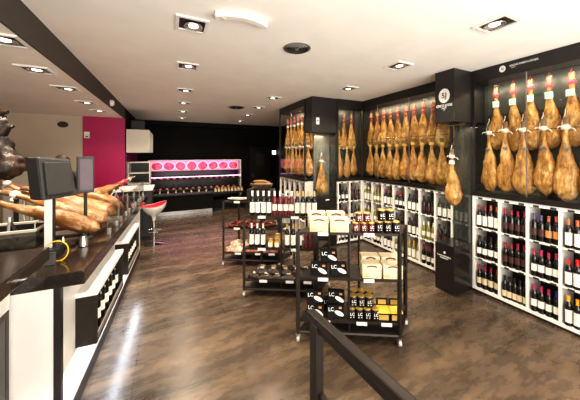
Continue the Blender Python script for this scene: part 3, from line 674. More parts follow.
# second trolley: bottles
T2K = [('bottle', 'p_white', 'c_white')]*4+[('roseb', 'p_white', 'c_white')]*4+[('bottle', 'p_white', 'c_gold')]*4
for i, (g, l, c) in enumerate(T2K):
    nm = ('white-capped black', 'ruby red', 'gold-capped black')[i//4]
    bottle(at(P2, .075+.078*i, .16, .935), g, l, c, f'{nm} wine bottle, {ORD[i % 4]} of four on the second trolley top shelf', 'wine bottles on the second trolley', big=i//4 != 1, scale=1.06, rot=AN+.2 )
for i in range(3): bottle(at(P2, .065+.08*i, .16, .565), 'bottle', 'p_white', 'c_white', f'white-capped wine bottle, {ORD[i]} from left on the second trolley middle shelf', 'wine bottles on the second trolley', big=True, scale=1.02, rot=AN+.2 )
for i in range(3): bottle(at(P2, .56+.085*i, .16, .565), 'bottle', 'p_white', 'c_gold', f'gold-capped wine bottle, {ORD[i]} of three on the second trolley middle shelf', 'wine bottles on the second trolley', big=True, scale=1.02, rot=AN+.2 )
for i in range(3): bottle(at(P2, .82+.06*i, .16, .565), 'roseb', 'p_dark', 'c_red', f'ruby wine bottle, {ORD[i]} of three at the right of the second trolley middle shelf', 'wine bottles on the second trolley', scale=.9, rot=AN+.2 )
def make_ajar():
    t = thing('honey_jar', None, None)
    MB().lathe([(.026, 0), (.03, .005), (.03, .07), (.022, .082)], n=14).build('body', 'amber', t, True)
    MB().box(-.024, .024, -.0335, -.018, .012, .058).build('paper_label', 'p_white', t)
    MB().lathe([(.024, .08), (.025, .082), (.025, .097), (.02, .1)], n=14).build('lid', 'gold', t, True)
    return t
for i, (a, b, z, w) in enumerate(((.335, .14, .565, 'left'), (.425, .14, .565, 'right'), (.38, .4, .565, 'rear'))):
    place('ajar', make_ajar, 'jar', at(P2, a, b, z), AN, f'amber jar with white label, {w} one on the second trolley middle shelf', 'amber jars', 1.0 if i < 2 else 1.35)
def make_flat(m):
    def f():
        t = thing('vacuum_pack', None, None)
        bm = MB(); n = 6; vs = []
        for k, sz in ((0, 1), (1, 1)):
            for i in range(n+1):
                for j in range(n+1):
                    x, y = i/n*2-1, j/n*2-1; bl = (1-x**4)*(1-y**4)
                    vs.append((x*.075, y*.05, (.004+.016*bl*(1+.3*math.sin(5*x+3*y))) if k else .002-.001*bl))
        N1 = (n+1)**2; fs = []
        for k in (0, N1):
            for i in range(n):
                for j in range(n): a = k+i*(n+1)+j; fs.append((a, a+1, a+n+2, a+n+1))
        edge = [i*(n+1) for i in range(n)]+[n*(n+1)+j for j in range(n)]+[(n-i)*(n+1)+n for i in range(n)]+[n-j for j in range(n)]
        fs += [(edge[i], edge[(i+1) % len(edge)], edge[(i+1) % len(edge)]+N1, edge[i]+N1) for i in range(len(edge))]
        bm.add(vs, fs).build('film', m, t, True)
        MB().box(-.022, .028, -.012, .016, .0195, .0225).build('paper_label', 'p_cream' if m == 'darkpack' else 'p_white', t)
        return t
    return f
def pack(P, m, desc, a, b, z, tilt, label, group, scale=1, yaw=0):
    place(('flat', m), make_flat(m), 'food pack', at(P, a, b, z), (tilt, 0, AN+yaw), label, group, scale)
rnd = random.Random(3)
def frontrow(i, n): return ORD[i]
for j in range(2):
    for i in range(6): pack(P2, 'darkpack', '', .11+.155*i, .2+.42*j, .205+.012+(.03 if j else 0), .30, f'dark vacuum pack, {ORD[i]} from left in the {("front", "back")[j]} row, second trolley lowest shelf', 'dark packs on the second trolley', (1.05, 1.05, 1.9), rnd.uniform(-.3, .3))
for i in range(5): pack(P2, 'darkpack', '', .17+.165*i, .33, .265, .35, f'dark vacuum pack, {ORD[i]} from left lying on top, second trolley lowest shelf', 'dark packs on the second trolley', (1.05, 1.05, 1.9), rnd.uniform(-.4, .4))
# third trolley
for j in range(2):
    for i in range(7):
        m = 'orangepack' if i < 2 else 'redpack'
        pack(P3, m, '', .09+.14*i, .2+.45*j, .222+(.05 if j else 0), .35, f'{("orange and white", "reddish")[i > 1]} pack, {ORD[i]} from left in the {("front", "back")[j]} row, farthest trolley lowest shelf', 'packs on the farthest trolley', (1.1, 1.1, 2.2), rnd.uniform(-.4, .4))
for i in range(5):
    m = 'orangepack' if i < 2 else 'redpack'
    pack(P3, m, '', .13+.17*i, .36, .285, .4, f'{("orange and white", "reddish")[i > 1]} pack, {ORD[i]} from left lying on top, farthest trolley lowest shelf', 'packs on the farthest trolley', (1.1, 1.1, 2.2), rnd.uniform(-.5, .5))
def make_sausage(m):
    def f():
        t = thing('dried_sausage', None, None); R = .021
        pts = [(-.105+.21*i/10, .016*math.sin(i/10*PI), R) for i in range(11)]; rs = [.004, .015, .019, .021, .020, .021, .0205, .021, .019, .014, .004]
        MB().tube(pts, rs, 10).build('casing', m, t, True)
        MB().tube([(.104, .0, R), (.12, .004, R+.003), (.135, .0, R-.008)], .003, 6).build('string_end', 'rope_white', t, True)
        return t
    return f
sp = [(.12+.095*i, .18, 0) for i in range(8)]+[(.14+.1*i, .42, .0) for i in range(7)]+[(.18+.11*i, .3, .038) for i in range(6)]
for i, (a, b, dz) in enumerate(sp):
    w = f'{ORD[i]} from left in the front row' if i < 8 else f'{ORD[i-8]} from left in the back row' if i < 15 else f'{ORD[i-15]} from left on top'
    place('chorizo', make_sausage('sausage'), 'sausage', at(P3, a, b, .566+dz), AN+PI/2*.5+rnd.uniform(-.25, .25) if dz == 0 else AN+rnd.uniform(-.2, .9), f'dark red dried sausage, {w}, farthest trolley middle shelf', 'dried sausages on the farthest trolley', 1.15)
# platter of sliced ham, basket of pale sausages
pp = at(P3, .17, .35, .955)
t = thing('serving_platter', 'pale oval platter at the left end of the farthest trolley top shelf', 'platter', pp, AN)
o = MB().lathe([(.05, 0), (.075, .004), (.125, .022), (.128, .026), (.12, .026), (.07, .010), (.001, .008)], n=24, caps=False).build('dish', 'platter', t, True); o.scale = (1.25, .8, 1)
MB().lathe([(.052, -.0005), (.052, .003)], n=20).build('foot_ring', 'grey', t, True)
for i in range(7):
    q = (pp[0]+.028*(i-3)*math.cos(AN), pp[1]+.028*(i-3)*math.sin(AN), .972)
    def mk():
        s = thing('ham_slice', None, None); a = 14
        vs = [(.05*math.cos(2*PI*k/a), .034*math.sin(2*PI*k/a), .006*math.sin(6*PI*k/a)) for k in range(a)]
        vs += [(x*1.0, y, z+.004) for x, y, z in vs]
        MB().add(vs, [tuple(range(a)), tuple(range(a, 2*a))]+[(k, (k+1) % a, a+(k+1) % a, a+k) for k in range(a)]).build('meat', 'meatpack', s, True)
        MB().tube([(.05*math.cos(PI*k/7), .034*math.sin(PI*k/7), .006*math.sin(3*PI*k/7)+.002) for k in range(8)], .0035, 6).build('fat_rim', 'p_white', s, True)
        return s
    place('slice', mk, 'ham slice', q, (.5, 0, AN+PI/2+.2), f'thin cured ham slice, {ORD[i]} from left on the pale platter', 'ham slices on the platter')
cp_ = at(P3, .56, .5, .9555)
t = thing('black_crate', 'black crate on the farthest trolley top shelf under the basket', 'crate', cp_, AN)
MB().box(-.2, .2, -.11, .11, 0, .015).build('bottom', 'black2', t)
for y in (-.11, .1): MB().box(-.2, .2, y, y+.01, .015, .16).build('side_panel', 'black2', t)
for x in (-.2, .19): MB().box(x, x+.01, -.1, .1, .015, .16).build('end_panel', 'black2', t)
MB().box(-.19, .19, -.1, .1, .148, .158).build('lid', 'black2', t)
bp_ = at(P3, .56, .5, 1.1165)
t = thing('wicker_basket', 'dark wicker basket on the black crate, farthest trolley top shelf', 'basket', bp_, AN)
bk = MB()
for k in range(5): bk.tube([( (.12+.012*k)*math.cos(2*PI*i/20), (.075+.008*k)*math.sin(2*PI*i/20), .008+.014*k) for i in range(20)], .0085, 6, True)
bk.build('woven_wall', 'darkwood', t, True)
b2 = MB().lathe([(.1, .0), (.115, .004), (.001, .006)], n=20, caps=False).build('bottom', 'darkwood', t); b2.scale = (1.1, .68, 1)
MB().tube([(.17*math.cos(2*PI*i/20), .107*math.sin(2*PI*i/20), .076) for i in range(20)], .010, 6, True).build('rim', 'darkwood', t, True)
for i in range(9):
    lay = i//4; k = i % 4
    q = local(bp_, AN, -.01+.02*(lay % 2), -.05+.033*k+(.015 if lay == 1 else .03 if lay == 2 else 0), 1.128+.04*lay)
    place('fuet', make_sausage('fuet'), 'sausage', q, AN+rnd.uniform(-.25, .25), f'golden dry sausage, {ORD[k]} in the {("lowest", "middle", "top")[lay]} layer of the wicker basket', 'golden sausages in the basket', 1.15)
# ------------------------------------------------------------------ railing in the foreground
ra = onZ(311.5, 313.5, .95); rb = onZ(405, 400, .95); dr = (rb-ra); dr.z = 0; dr.normalize(); yw = math.atan2(dr.y, dr.x)
t = thing('metal_railing', 'dark metal handrail with flat post in the foreground', 'railing', (ra.x, ra.y, 0), yw)
MB().box(-.01, 1.5, -.021, .021, .935, .965).build('handrail', 'metal', t, bev=.008)
MB().box(0, 1.5, -.012, .012, .905, .935).build('rail_web', 'metal', t)
MB().box(.02, .066, -.024, .016, 0, .935).build('post', 'metal', t, bev=.003)
MB().box(1.35, 1.396, -.024, .016, 0, .935).build('post', 'metal', t, bev=.003)
MB().box(.066, 1.35, -.012, .012, .62, .655).build('lower_rail', 'metal', t, bev=.003)
for x in (.043, 1.373): MB().box(x-.06, x+.06, -.055, .047, 0, .006).build('foot_plate', 'metal', t)
# ------------------------------------------------------------------ left counters
CA = -math.atan(.04); CO = (-.56, 1.85, 0)
def cl(x, y, z): return local(CO, CA, x, y, z)
CL = 2.95; CD = -.66
t = thing('service_counter', 'long white service counter with dark stone top on the left', 'counter', CO, CA)
MB().box(CD, 0, .0, CL, .10, .90).build('body_panel', 'white', t)
MB().box(CD+.04, .002, .032, CL-.005, 0, .10).build('plinth', 'black2', t)
MB().box(-.028, .004, -.004, .03, .0, .9).build('corner_post', 'black2', t)
MB().box(CD-.02, .115, -.01, CL, .90, .98).build('worktop', 'granite', t, bev=.005)
def bottle_box(y0, y1, label, kind, grp, pos):
    t = thing('bottle_display_box', label, 'display', cl(0, (y0+y1)/2, .40), CA); h = .35; w = (y1-y0)/2; D = .115
    MB().box(.001, D+.004, -w, w, h-.03, h).build('top_panel', 'white', t)
    MB().box(.001, D, -w, -w+.02, 0, h-.03).build('end_panel', 'metal', t); MB().box(.001, D, w-.02, w, 0, h-.03).build('end_panel', 'metal', t)
    MB().box(.001, .012, -w+.02, w-.02, 0, h-.03).build('back_panel', 'black2', t)
    MB().box(.012, D, -w+.02, w-.02, 0, .02).build('floor_board', 'black2', t)
    MB().box(D-.008, D-.002, -w+.02, w-.02, .02, .055).build('front_lip', 'steel', t)
    n = 7
    for i in range(n):
        y = (y0+y1)/2-w+.075+(2*w-.15)*i/(n-1)
        g, l, c = kind
        bottle(cl(.062, y, .4205), g, l, c, f'{CAPN[c]}-capped bottle, {ORD[i]} from the front in the {pos} counter display box', grp, scale=1.04, rot=PI/2+CA-.5)
    area(cl(.06, (y0+y1)/2, .40+h-.035), (0, 0, CA), .03, 2*w-.1, .45, (.8, .88, 1))
    MB().box(D-.03, D-.004, -w+.03, w-.03, -.008, 0).build('light_strip', 'glow', t)
bottle_box(.22, 1.02, 'black-framed bottle box with white top on the counter front, nearer one', ('bottle', 'p_white', 'c_black'), 'bottles in the nearer counter box', 'nearer')
bottle_box(1.27, 2.0, 'black-framed bottle box with white top on the counter front, farther one', ('bottle', 'p_white', 'c_yellow'), 'bottles in the farther counter box', 'farther')
area(cl(.10, .95, .385), (0, 0, CA), .03, 2.2, 9.0, (.78, .87, 1))
t = thing('front_counter', 'taller white counter at the left edge with thick dark ledge', 'counter', (-.98, 1.2, 0)); o = t.location
MB(o).box(-1.4, -.76, .1, 1.835, 0, 1.07).build('body_panel', 'white', t)
MB(o).box(-1.45, -.60, .05, 1.835, 1.07, 1.14).build('ledge', 'granite', t, bev=.004)
fr = MB(o); 
MB(o).box(-.762, -.757, .75, 1.79, .36, .81).build('dark_panel', 'sole', t)
for b in ((.72, 1.82, .81, .84), (.72, 1.82, .33, .36), (.72, .75, .36, .81), (1.79, 1.82, .36, .81)): fr.box(-.77, -.756, *b)
fr.build('panel_frame', 'metal', t)
# glass display case on the counter
gx0, gx1, gy0, gy1 = -1.20, -.83, 2.32, 2.62
t = thing('countertop_glass_case', 'low glass display case with pale rails on the left counter', 'display case', (-1.01, 2.47, .981)); o = t.location
MB(o).box(gx0, gx1, gy0, gy1, .981, 1.0).build('base_tray', 'dgrey', t)
MB(o).box(gx0, gx1, gy0, gy0+.005, 1.0, 1.12).build('glass_front', 'glass3', t)
MB(o).box(gx1-.005, gx1, gy0+.006, gy1, 1.0, 1.12).build('glass_end', 'glass3', t)
MB(o).box(gx0, gx1, gy1-.006, gy1, 1.0, 1.12).build('back_wall', 'dgrey', t)
MB(o).box(gx0, gx1+.004, gy0-.008, gy0+.012, 1.12, 1.135).box(gx1-.012, gx1+.004, gy0+.012, gy1, 1.12, 1.135).box(gx0, gx1-.012, gy1-.02, gy1, 1.12, 1.135).build('top_rail', 'platter', t)
MB(o).box(gx0+.03, gx1-.09, gy0+.06, gy1-.06, 1.0, 1.03).build('inner_tray', 'darkwood', t)
MB(o).tube([(gx1-.01, gy0+.01, 1.135), (gx1-.01, gy0+.01, 1.17), (gx1-.01, gy1-.05, 1.185), (gx1-.01, gy1-.05, 1.135)], .004, 6).build('wire_handle', 'steel', t, True)
# POS terminal seen from behind
q = Vector((-.735, 2.27, .981)); t = thing('sales_terminal', 'grey point of sale monitor seen from behind on a pale post', 'monitor', q)
MB().prism([(-.10, -.085), (.06, -.085), (.06, .06), (-.08, .06)], 0, .035).build('base', 'dgrey', t, bev=.006)
MB().box(-.026, .014, -.028, -.022, .035, .40).build('post_cover', 'white', t); MB().box(-.018, .018, -.022, .02, .035, .44).build('post', 'dgrey', t)
ry = .95
hs = MB().add([(x, y, z) for x, y, z in ((-.105, .0, 0), (.12, 0, 0), (.12, .10, 0), (-.105, .10, 0), (-.097, .055, .285), (.112, .055, .265), (.112, .15, .265), (-.097, .15, .285))],
   [(0, 1, 2, 3), (4, 5, 6, 7), (0, 1, 5, 4), (1, 2, 6, 5), (2, 3, 7, 6), (3, 0, 4, 7)]).build('housing', 'grey', t, bev=.012); hs.location = (.05, .0, .365); hs.rotation_euler = (0, 0, ry)
MB().add([(x, y, z) for x, y, z in ((-.085, -.010, .03), (.09, -.010, .03), (.085, .032, .245), (-.075, .032, .25), (-.085, .01, .03), (.09, .01, .03), (.085, .055, .245), (-.075, .055, .25))],
   [(0, 1, 2, 3), (4, 5, 6, 7), (0, 1, 5, 4), (1, 2, 6, 5), (2, 3, 7, 6), (3, 0, 4, 7)]).build('back_cover', 'grey', hs, bev=.006)
MB().add([(-.112, .006, .01), (-.112, .094, .01), (-.104, .145, .275), (-.104, .06, .275), (-.103, .006, .01), (-.103, .094, .01), (-.093, .145, .275), (-.093, .06, .275)],
   [(0, 1, 2, 3), (4, 5, 6, 7), (0, 1, 5, 4), (1, 2, 6, 5), (2, 3, 7, 6), (3, 0, 4, 7)]).build('side_panel', 'dgrey', hs)
# customer display
q = onY(85.5, 190, 2.52)
t = thing('customer_display', 'narrow dark screen on a thin pole behind the hams', 'monitor', (q.x, q.y, .981))
MB().lathe([(.05, 0), (.05, .008), (.012, .014)], n=16).build('base', 'dgrey', t, True)
MB().tube([(0, 0, .01), (0, 0, .42)], .012).build('pole', 'dgrey', t, True)
s = MB().box(-.055, .055, -.02, .03, .36, .65).build('housing', 'dgrey', t, bev=.008)
MB().box(-.035, .045, -.0225, -.02, .385, .63).build('screen', mat('screen_reflection', (.05, .016, .034), .35, var=.5, scale=8), s)  # violet tint paints a pink reflection onto the dark screen
t.rotation_euler = (0, 0, .25)
# card reader with yellow cable
q = onZ(50, 264, .981)
t = thing('card_reader', 'small grey card reader at the counter end', 'card reader', (q.x, q.y, .981), .2)
MB().xprism([(-.03, 0), (.035, 0), (.03, .06), (0, .07)], -.026, .026).build('body', 'grey', t, bev=.004); MB().box(-.018, .018, -.016, -.004, .064, .072).build('keypad', 'dgrey', t)
cb = MB().tube([q+Vector((.02+.062*math.cos(a*PI/12)*1.0, .02+.03*math.sin(a*PI/12*.5), .062+.062*math.sin(a*PI/12))) for a in range(-4, 22)], .0035, 8).build('cable', 'cable', None, True)
obj_tag(cb, 'yellow cable looped upright around the grey card reader', 'cable')
# hams on stands
def lay(A, B, roll=0):
    d = (B-A).normalized(); qn = Vector((0, 0, -1)).rotation_difference(d); return Quaternion(d, roll) @ qn
def make_stand():
    t = thing('ham_stand', None, None)
    MB().box(-.22, .16, -.07, .07, 0, .022).build('base_board', 'darkwood', t, bev=.005)
    MB().tube([(-.17, -.055, .02), (-.19, -.05, .14), (-.20, 0, .215), (-.19, .05, .14), (-.17, .055, .02)], .009, 8).build('hoop', 'steel', t, True)
    MB().tube([(.08, 0, .02), (.08, 0, .055)], [.012, .006]).build('spike', 'steel', t, True)
    MB().tube([(-.20, 0, .2), (-.20, 0, .235)], .014).build('clamp', 'steel', t, True)
    return t
hy = [2.42, 2.70, 2.99, 3.27, 3.58, 3.9, 4.22]
for i, y in enumerate(hy):
    bx_ = -.60+.04*(y-1.85)
    rear = i > 3
    w = ('nearest' if i == 0 else ORD[i]+' from the front')
    place('stand', make_stand, 'ham stand', (bx_-.22, y, .981), (.08 if not rear else 2.2), f'wooden ham stand with steel hoop, {w} on the left counter', 'ham stands on the counter')
    if not rear: A_ = Vector((bx_-.60, y+.11, 1.335)); B_ = Vector((bx_+.04, y-.04, 1.085))
    else: A_ = Vector((bx_-.06, y+.48, 1.26)); B_ = Vector((bx_-.36, y-.14, 1.09))
    ham('counter', i % 5, 'ham3', 'rope_white' if i % 2 else 'rope_red', A_, lay(A_, B_, 1.2+.5*(i % 3)), f'carved ham lying on a stand, {w} on the left counter', 'hams lying on the counter', 1.0)
A_ = onY(3, 181, 3.16); B_ = onY(46, 206, 3.12)
place('stand', make_stand, 'ham stand', (-1.0, 3.13, .981), 0.0, 'wooden ham stand with steel hoop behind the sales terminal', 'ham stands on the counter', (1, 1, 1.1))
B_ = A_+(B_-A_).normalized()*.7
ham('left', 4, 'ham3', 'rope_white', A_, lay(A_, B_, .8), 'ham on a stand with shank pointing left, behind the sales terminal', 'hams lying on the counter', .85)
# glass screens along the counter edge
def make_screen():
    t = thing('glass_screen', None, None)
    MB().box(-.0025, .0025, -.2, .2, .012, .235).build('pane', 'glass2', t)
    for y in (-.2, .198): MB().box(-.0026, .0026, y, y+.002, .012, .235).build('glass_edge', 'steel2', t)
    for y in (-.13, .13): MB().box(-.012, .012, y-.015, y+.015, 0, .05).build('clamp', 'steel2', t, bev=.002)
    return t
for i in range(5): place('screen', make_screen, 'glass screen', cl(.075, .85+.425*i, .9805), CA, f'small clear glass screen, {ORD[i]} from the front along the counter edge', 'glass screens on the counter')
q = onZ(83.5, 246, .981)
t = thing('steel_lamp', 'small steel pot with dark knob in front of the counter hams', 'pot', q)
MB().lathe([(.026, 0), (.03, .004), (.026, .05), (.018, .07), (.018, .075)], n=16).build('body', 'steel', t, True); MB().lathe([(.006, .075), (.011, .085), (.006, .095)], n=10).build('knob', 'dgrey', t, True)
t.name = 'steel_pot'
# dark ham hanging at the left edge
q = onY(-2, 112, 3.2)
me = ham_body(11, L=.60, W=.135, T=.11, bend=.03, ragged=.045)
t = thing('cured_ham', 'large dark brown ham hanging at the left edge of the photo', 'ham', (q.x, 3.2, q.z-.03)); link('meat', me, 'ham4', t)
MB().tube([(-.02, 0, -.02), (.03, -.01, .04), (.07, -.02, .03)], [.045, .035, .02], 10).build('hoof', 'ham4', t, True)
MB().tube([(.02, 0, -.16), (.07, -.01, -.09), (.11, -.02, -.1)], [.05, .035, .014], 10).build('bone_end', 'ham4', t, True)
MB().tube([(-.06, 0, .0), (-.06, 0, LOW-(q.z-.03))], .004, 6).build('hanging_cord', 'rope_black', t)
# back cabinet and box behind the counter
q0, q1 = onY(3, 172, 6.15), onY(34, 172, 6.15)
t = thing('back_cabinet', 'white cabinet against the beige wall behind the counter', 'cabinet', ((q0.x+q1.x)/2, 6.3, 0)); o = t.location
MB(o).box(q0.x, q1.x, 6.15, YM-.002, .06, q0.z).build('carcass', 'cream', t); MB(o).box(q0.x+.03, q1.x-.03, 6.2, YM-.01, 0, .06).build('plinth', 'black2', t)
k = MB(o).box(q0.x+.14, q1.x-.2, 6.135, 6.15, .3, 1.05).build('door', 'grey', t); MB(o).tube([(q0.x+.2, 6.125, .7), (q0.x+.2, 6.125, .8)], .006).build('handle', 'steel', k)
q = onY(19, 172, 6.2)
t = thing('black_speaker', 'small black speaker box standing on the white back cabinet', 'speaker', (q.x, 6.25, q0.z))
MB().box(-.075, .075, -.06, .06, 0, .25).build('cabinet', 'black2', t, bev=.008); MB().box(-.06, .06, -.064, -.06, .02, .23).build('grille', 'dgrey', t)
# ------------------------------------------------------------------ bar end with stools, hanging cupboard
t = thing('bar_counter', 'bar end with white top and black body behind the counter', 'counter', (-.6, 5.9, 0)); o = t.location
bx0, bx1, by0, by1 = -1.15, -.30, 5.55, 6.2
MB(o).box(bx0, bx1, by0, by1, .95, .995).build('bar_top', 'white', t, bev=.004)
MB(o).box(bx0+.02, bx1-.02, by0+.02, by1-.02, .08, .95).build('body_panel', 'black2', t); MB(o).box(bx0+.05, bx1-.05, by0+.06, by1-.06, 0, .08).build('plinth', 'black2', t)
def make_stool():
    t = thing('bar_stool', None, None)
    MB().lathe([(.17, 0), (.172, .008), (.12, .02), (.03, .03), (.026, .04)], n=24).build('base', 'chrome', t, True)
    MB().tube([(0, 0, .03), (0, 0, .52)], .022, 12).build('column', 'chrome', t, True)
    MB().tube([(.13*math.cos(a*PI/10), .13*math.sin(a*PI/10), .26) for a in range(20)], .009, 8, True).build('foot_ring', 'chrome', t, True)
    MB().tube([(0, 0, .26), (.13, 0, .26)], .008).build('ring_arm', 'chrome', t)
    n, K = 20, 13; vs = []; fs = []
    for i in range(K):
        s = i/(K-1)
        r = .05+.15*(1-(1-(s-.3)/.7)**2) if s > .3 else .03+.02*(s/.3)**2; z = .46+.28*s
        for j in range(n):
            a = 2*PI*j/n; back = max(0, math.cos(a))**1.5
            vs.append((r*math.cos(a)*(1+.12*back*s), r*math.sin(a), z+.075*back*s**2))
    for i in range(K-1):
        for j in range(n): fs.append((i*n+j, i*n+(j+1) % n, (i+1)*n+(j+1) % n, (i+1)*n+j))
    MB().add(vs, fs+[tuple(range(n))]).build('seat_shell', 'shell', t, True)
    vs = []; fs = []
    for i in range(6):
        s = 1-i/5*.98
        for j in range(n):
            a = 2*PI*j/n; back = max(0, math.cos(a))**1.5
            vs.append((.196*s*math.cos(a)*(1+.12*back), .196*s*math.sin(a), (.735+.075*back*s**5-.02*(1-s))))
    for i in range(5):
        for j in range(n): fs.append((i*n+j, i*n+(j+1) % n, (i+1)*n+(j+1) % n, (i+1)*n+j))
    MB().add(vs, fs+[tuple(range(5*n, 6*n))]).build('cushion', 'redseat', t, True)
    return t
q = onZ(154, 244, 0)
place('stool', make_stool, 'stool', (q.x, q.y, 0), .25, 'white shell bar stool with red cushion beside the bar end, nearer one', 'bar stools', .95)
place('stool', make_stool, 'stool', (q.x-.52, q.y-.02, 0), 2.4, 'white shell bar stool with red cushion, half hidden behind the counter', 'bar stools')
t = thing('wall_cupboard', 'cream white cupboard hung high on the black side wall', 'cupboard', (-.65, 7.1, 1.68)); o = t.location
MB(o).box(-.86, -.425, 6.52, 7.9, 1.68, 2.19).build('carcass', 'cream', t, bev=.004)
MB(o).box(-.423, -.419, 6.55, 7.2, 1.70, 2.17).build('door', 'cream', t); MB(o).box(-.423, -.419, 7.21, 7.87, 1.70, 2.17).build('door', 'cream', t)
q = onY(133, 130, 6.9)
t = thing('black_speaker', 'black box standing on top of the hung cream cupboard', 'speaker', (-.68, 7.0, 2.19)); MB().box(-.14, .14, -.12, .12, 0, .24).build('cabinet', 'black2', t, bev=.01); MB().box(-.12, .12, -.125, -.12, .02, .22).build('grille', 'dgrey', t)
t = thing('white_frame_shelf', 'white-framed open black shelf on the side wall under the cupboard', 'shelf', (-.66, 7.0, .95)); o = t.location
fx0, fx1 = -.862, -.42
MB(o).box(fx0, fx1, 7.13, 7.15, .95, 1.47).build('back_panel', 'black', t)
for z, nm in ((.95, 'lower_board'), (1.2, 'middle_board'), (1.445, 'top_board')): MB(o).box(fx0, fx1, 6.75, 7.13, z, z+.025).build(nm, 'white', t)
for x in (fx0, fx1-.02): MB(o).box(x, x+.02, 6.75, 7.13, .975, 1.2).box(x, x+.02, 6.75, 7.13, 1.225, 1.445).build('side_panel', 'white', t)
MB(o).box(fx0+.03, fx0+.06, 6.9, 7.1, 0, .95).box(fx1-.06, fx1-.03, 6.9, 7.1, 0, .95).build('legs_frame', 'metal', t)
# ------------------------------------------------------------------ refrigerated display at the back
fx0, fx1 = -.56, 2.10; mx = 1.12; fy0 = 7.55; fyb = 8.45
t = thing('refrigerated_display', 'wide black refrigerated display with pink lit header at the back', 'display', ((fx0+fx1)/2, 8.0, 0)); o = t.location
MB(o).box(-.36, mx, fy0, 8.2, .10, .52).build('base_cabinet', 'blackwall', t); MB(o).box(-.34, mx-.02, fy0+.03, 8.2, 0, .10).build('kick_plate', 'steel', t)
MB(o).box(-.40, mx+.02, fy0-.03, 8.2, .52, .56).build('deck_edge', 'grey', t)
MB(o).box(mx+.02, fx1, fy0+.12, 8.2, .06, .30).build('low_shelf', 'blackwall', t); MB(o).box(mx+.03, fx1-.02, fy0+.15, 8.2, .48, .52).build('side_shelf', 'metal', t)
MB(o).box(mx+.05, fx1-.03, fy0+.2, 8.2, 0, .06).build('plinth', 'black2', t)
MB(o).box(fx0, fx1, fyb, fyb+.05, .0, 1.47).build('back_panel', 'black', t)
fr = MB(o).box(fx0, fx0+.045, 8.2, fyb, 0, 1.47).build('side_post', 'wtag', t); MB(o).box(fx1-.045, fx1, 8.2, fyb, 0, 1.47).build('side_post', 'wtag', t)
MB(o).box(fx0+.045, fx1-.045, 8.2, fyb, 1.455, 1.47).build('top_rail', 'wtag', t)
hd = MB(o).box(fx0+.05, fx1-.05, fyb-.05, fyb-.02, 1.15, 1.45).build('lit_header', 'pinklight', t)
for i in range(8):
    xx = fx0+.215+i*.318
    def el(r, s, y0, y1, nm, m, par, cx=0):
        a = 20; v = [(xx+cx+math.cos(2*PI*k/a)*r, y0, 1.285+math.sin(2*PI*k/a)*r*s*(1+.1*math.cos(4*PI*k/a+i))) for k in range(a)]; v += [(x, y1, z) for x, _, z in v]
        return MB(o).add(v, [tuple(range(a)), tuple(range(a, 2*a))]+[(k, (k+1) % a, a+(k+1) % a, a+k) for k in range(a)]).build(nm, m, par)
    e0 = el(.164, .90, fyb-.055, fyb-.05, 'printed_rim', 'fatprint', hd); el(.140, .86, fyb-.059, fyb-.055, 'printed_meat', 'meatprint', e0)
MB(o).box(fx0+.05, fx1-.05, 8.1, fyb, 1.135, 1.15).build('shelf', 'metal', t)
MB(o).box(fx0+.05, fx1-.05, 8.02, fyb, .88, .90).build('shelf', 'metal', t)
tb = MB(o).tube([(fx0+.07, 8.0, .985), (fx1-.07, 8.0, .985)], .012, 8).build('light_tube', 'tube', t, True)
MB(o).box(fx0+.05, fx1-.05, 7.9, fyb, .60, .62).build('shelf', 'metal', t)
area((.77, 8.15, 1.12), (0, 0, 0), 2.3, .12, 3.5, (1, .45, .75)); area((.77, 8.1, .86), (0, 0, 0), 2.3, .1, 1.5, (1, .6, .75))
area((.77, 8.36, 1.30), (PI/2, 0, 0), 2.3, .25, 7, (1, .35, .62)).data.energy = 2.5
def make_tray():
    t = thing('meat_tray', None, None)
    MB().prism([(-.055, -.06), (.055, -.06), (.06, .06), (-.06, .06)], 0, .02).build('tray', 'dgrey', t)
    MB().lathe([(.05, .02), (.046, .045), (.02, .062), (.001, .065)], n=10, caps=False).build('meat', 'meatpack', t, True)
    return t
for i in range(14): place('tray', make_tray, 'food tray', (fx0+.16+i*.17, 8.06, .9), 0, f'small tray of cured meat, {ORD[i]} from left on the upper refrigerated shelf', 'meat trays on the upper refrigerated shelf')
for i in range(14): place('tray', make_tray, 'food tray', (fx0+.14+i*.172, 7.98, .62), 0, f'small tray of cured meat, {ORD[i]} from left on the middle refrigerated shelf', 'meat trays on the middle refrigerated shelf')
for i in range(9): place('ajar', make_ajar, 'jar', (mx+.10+i*.098, fy0+.24, .52), 0, f'amber jar, {ORD[i]} from left on the side shelf at the back', 'amber jars at the back', 1.3)
for i in range(7): place('ajar', make_ajar, 'jar', (-.25+i*.2, fy0+.2, .56), 0, f'amber jar, {ORD[i]} from left on the refrigerated deck', 'amber jars at the back', .8)
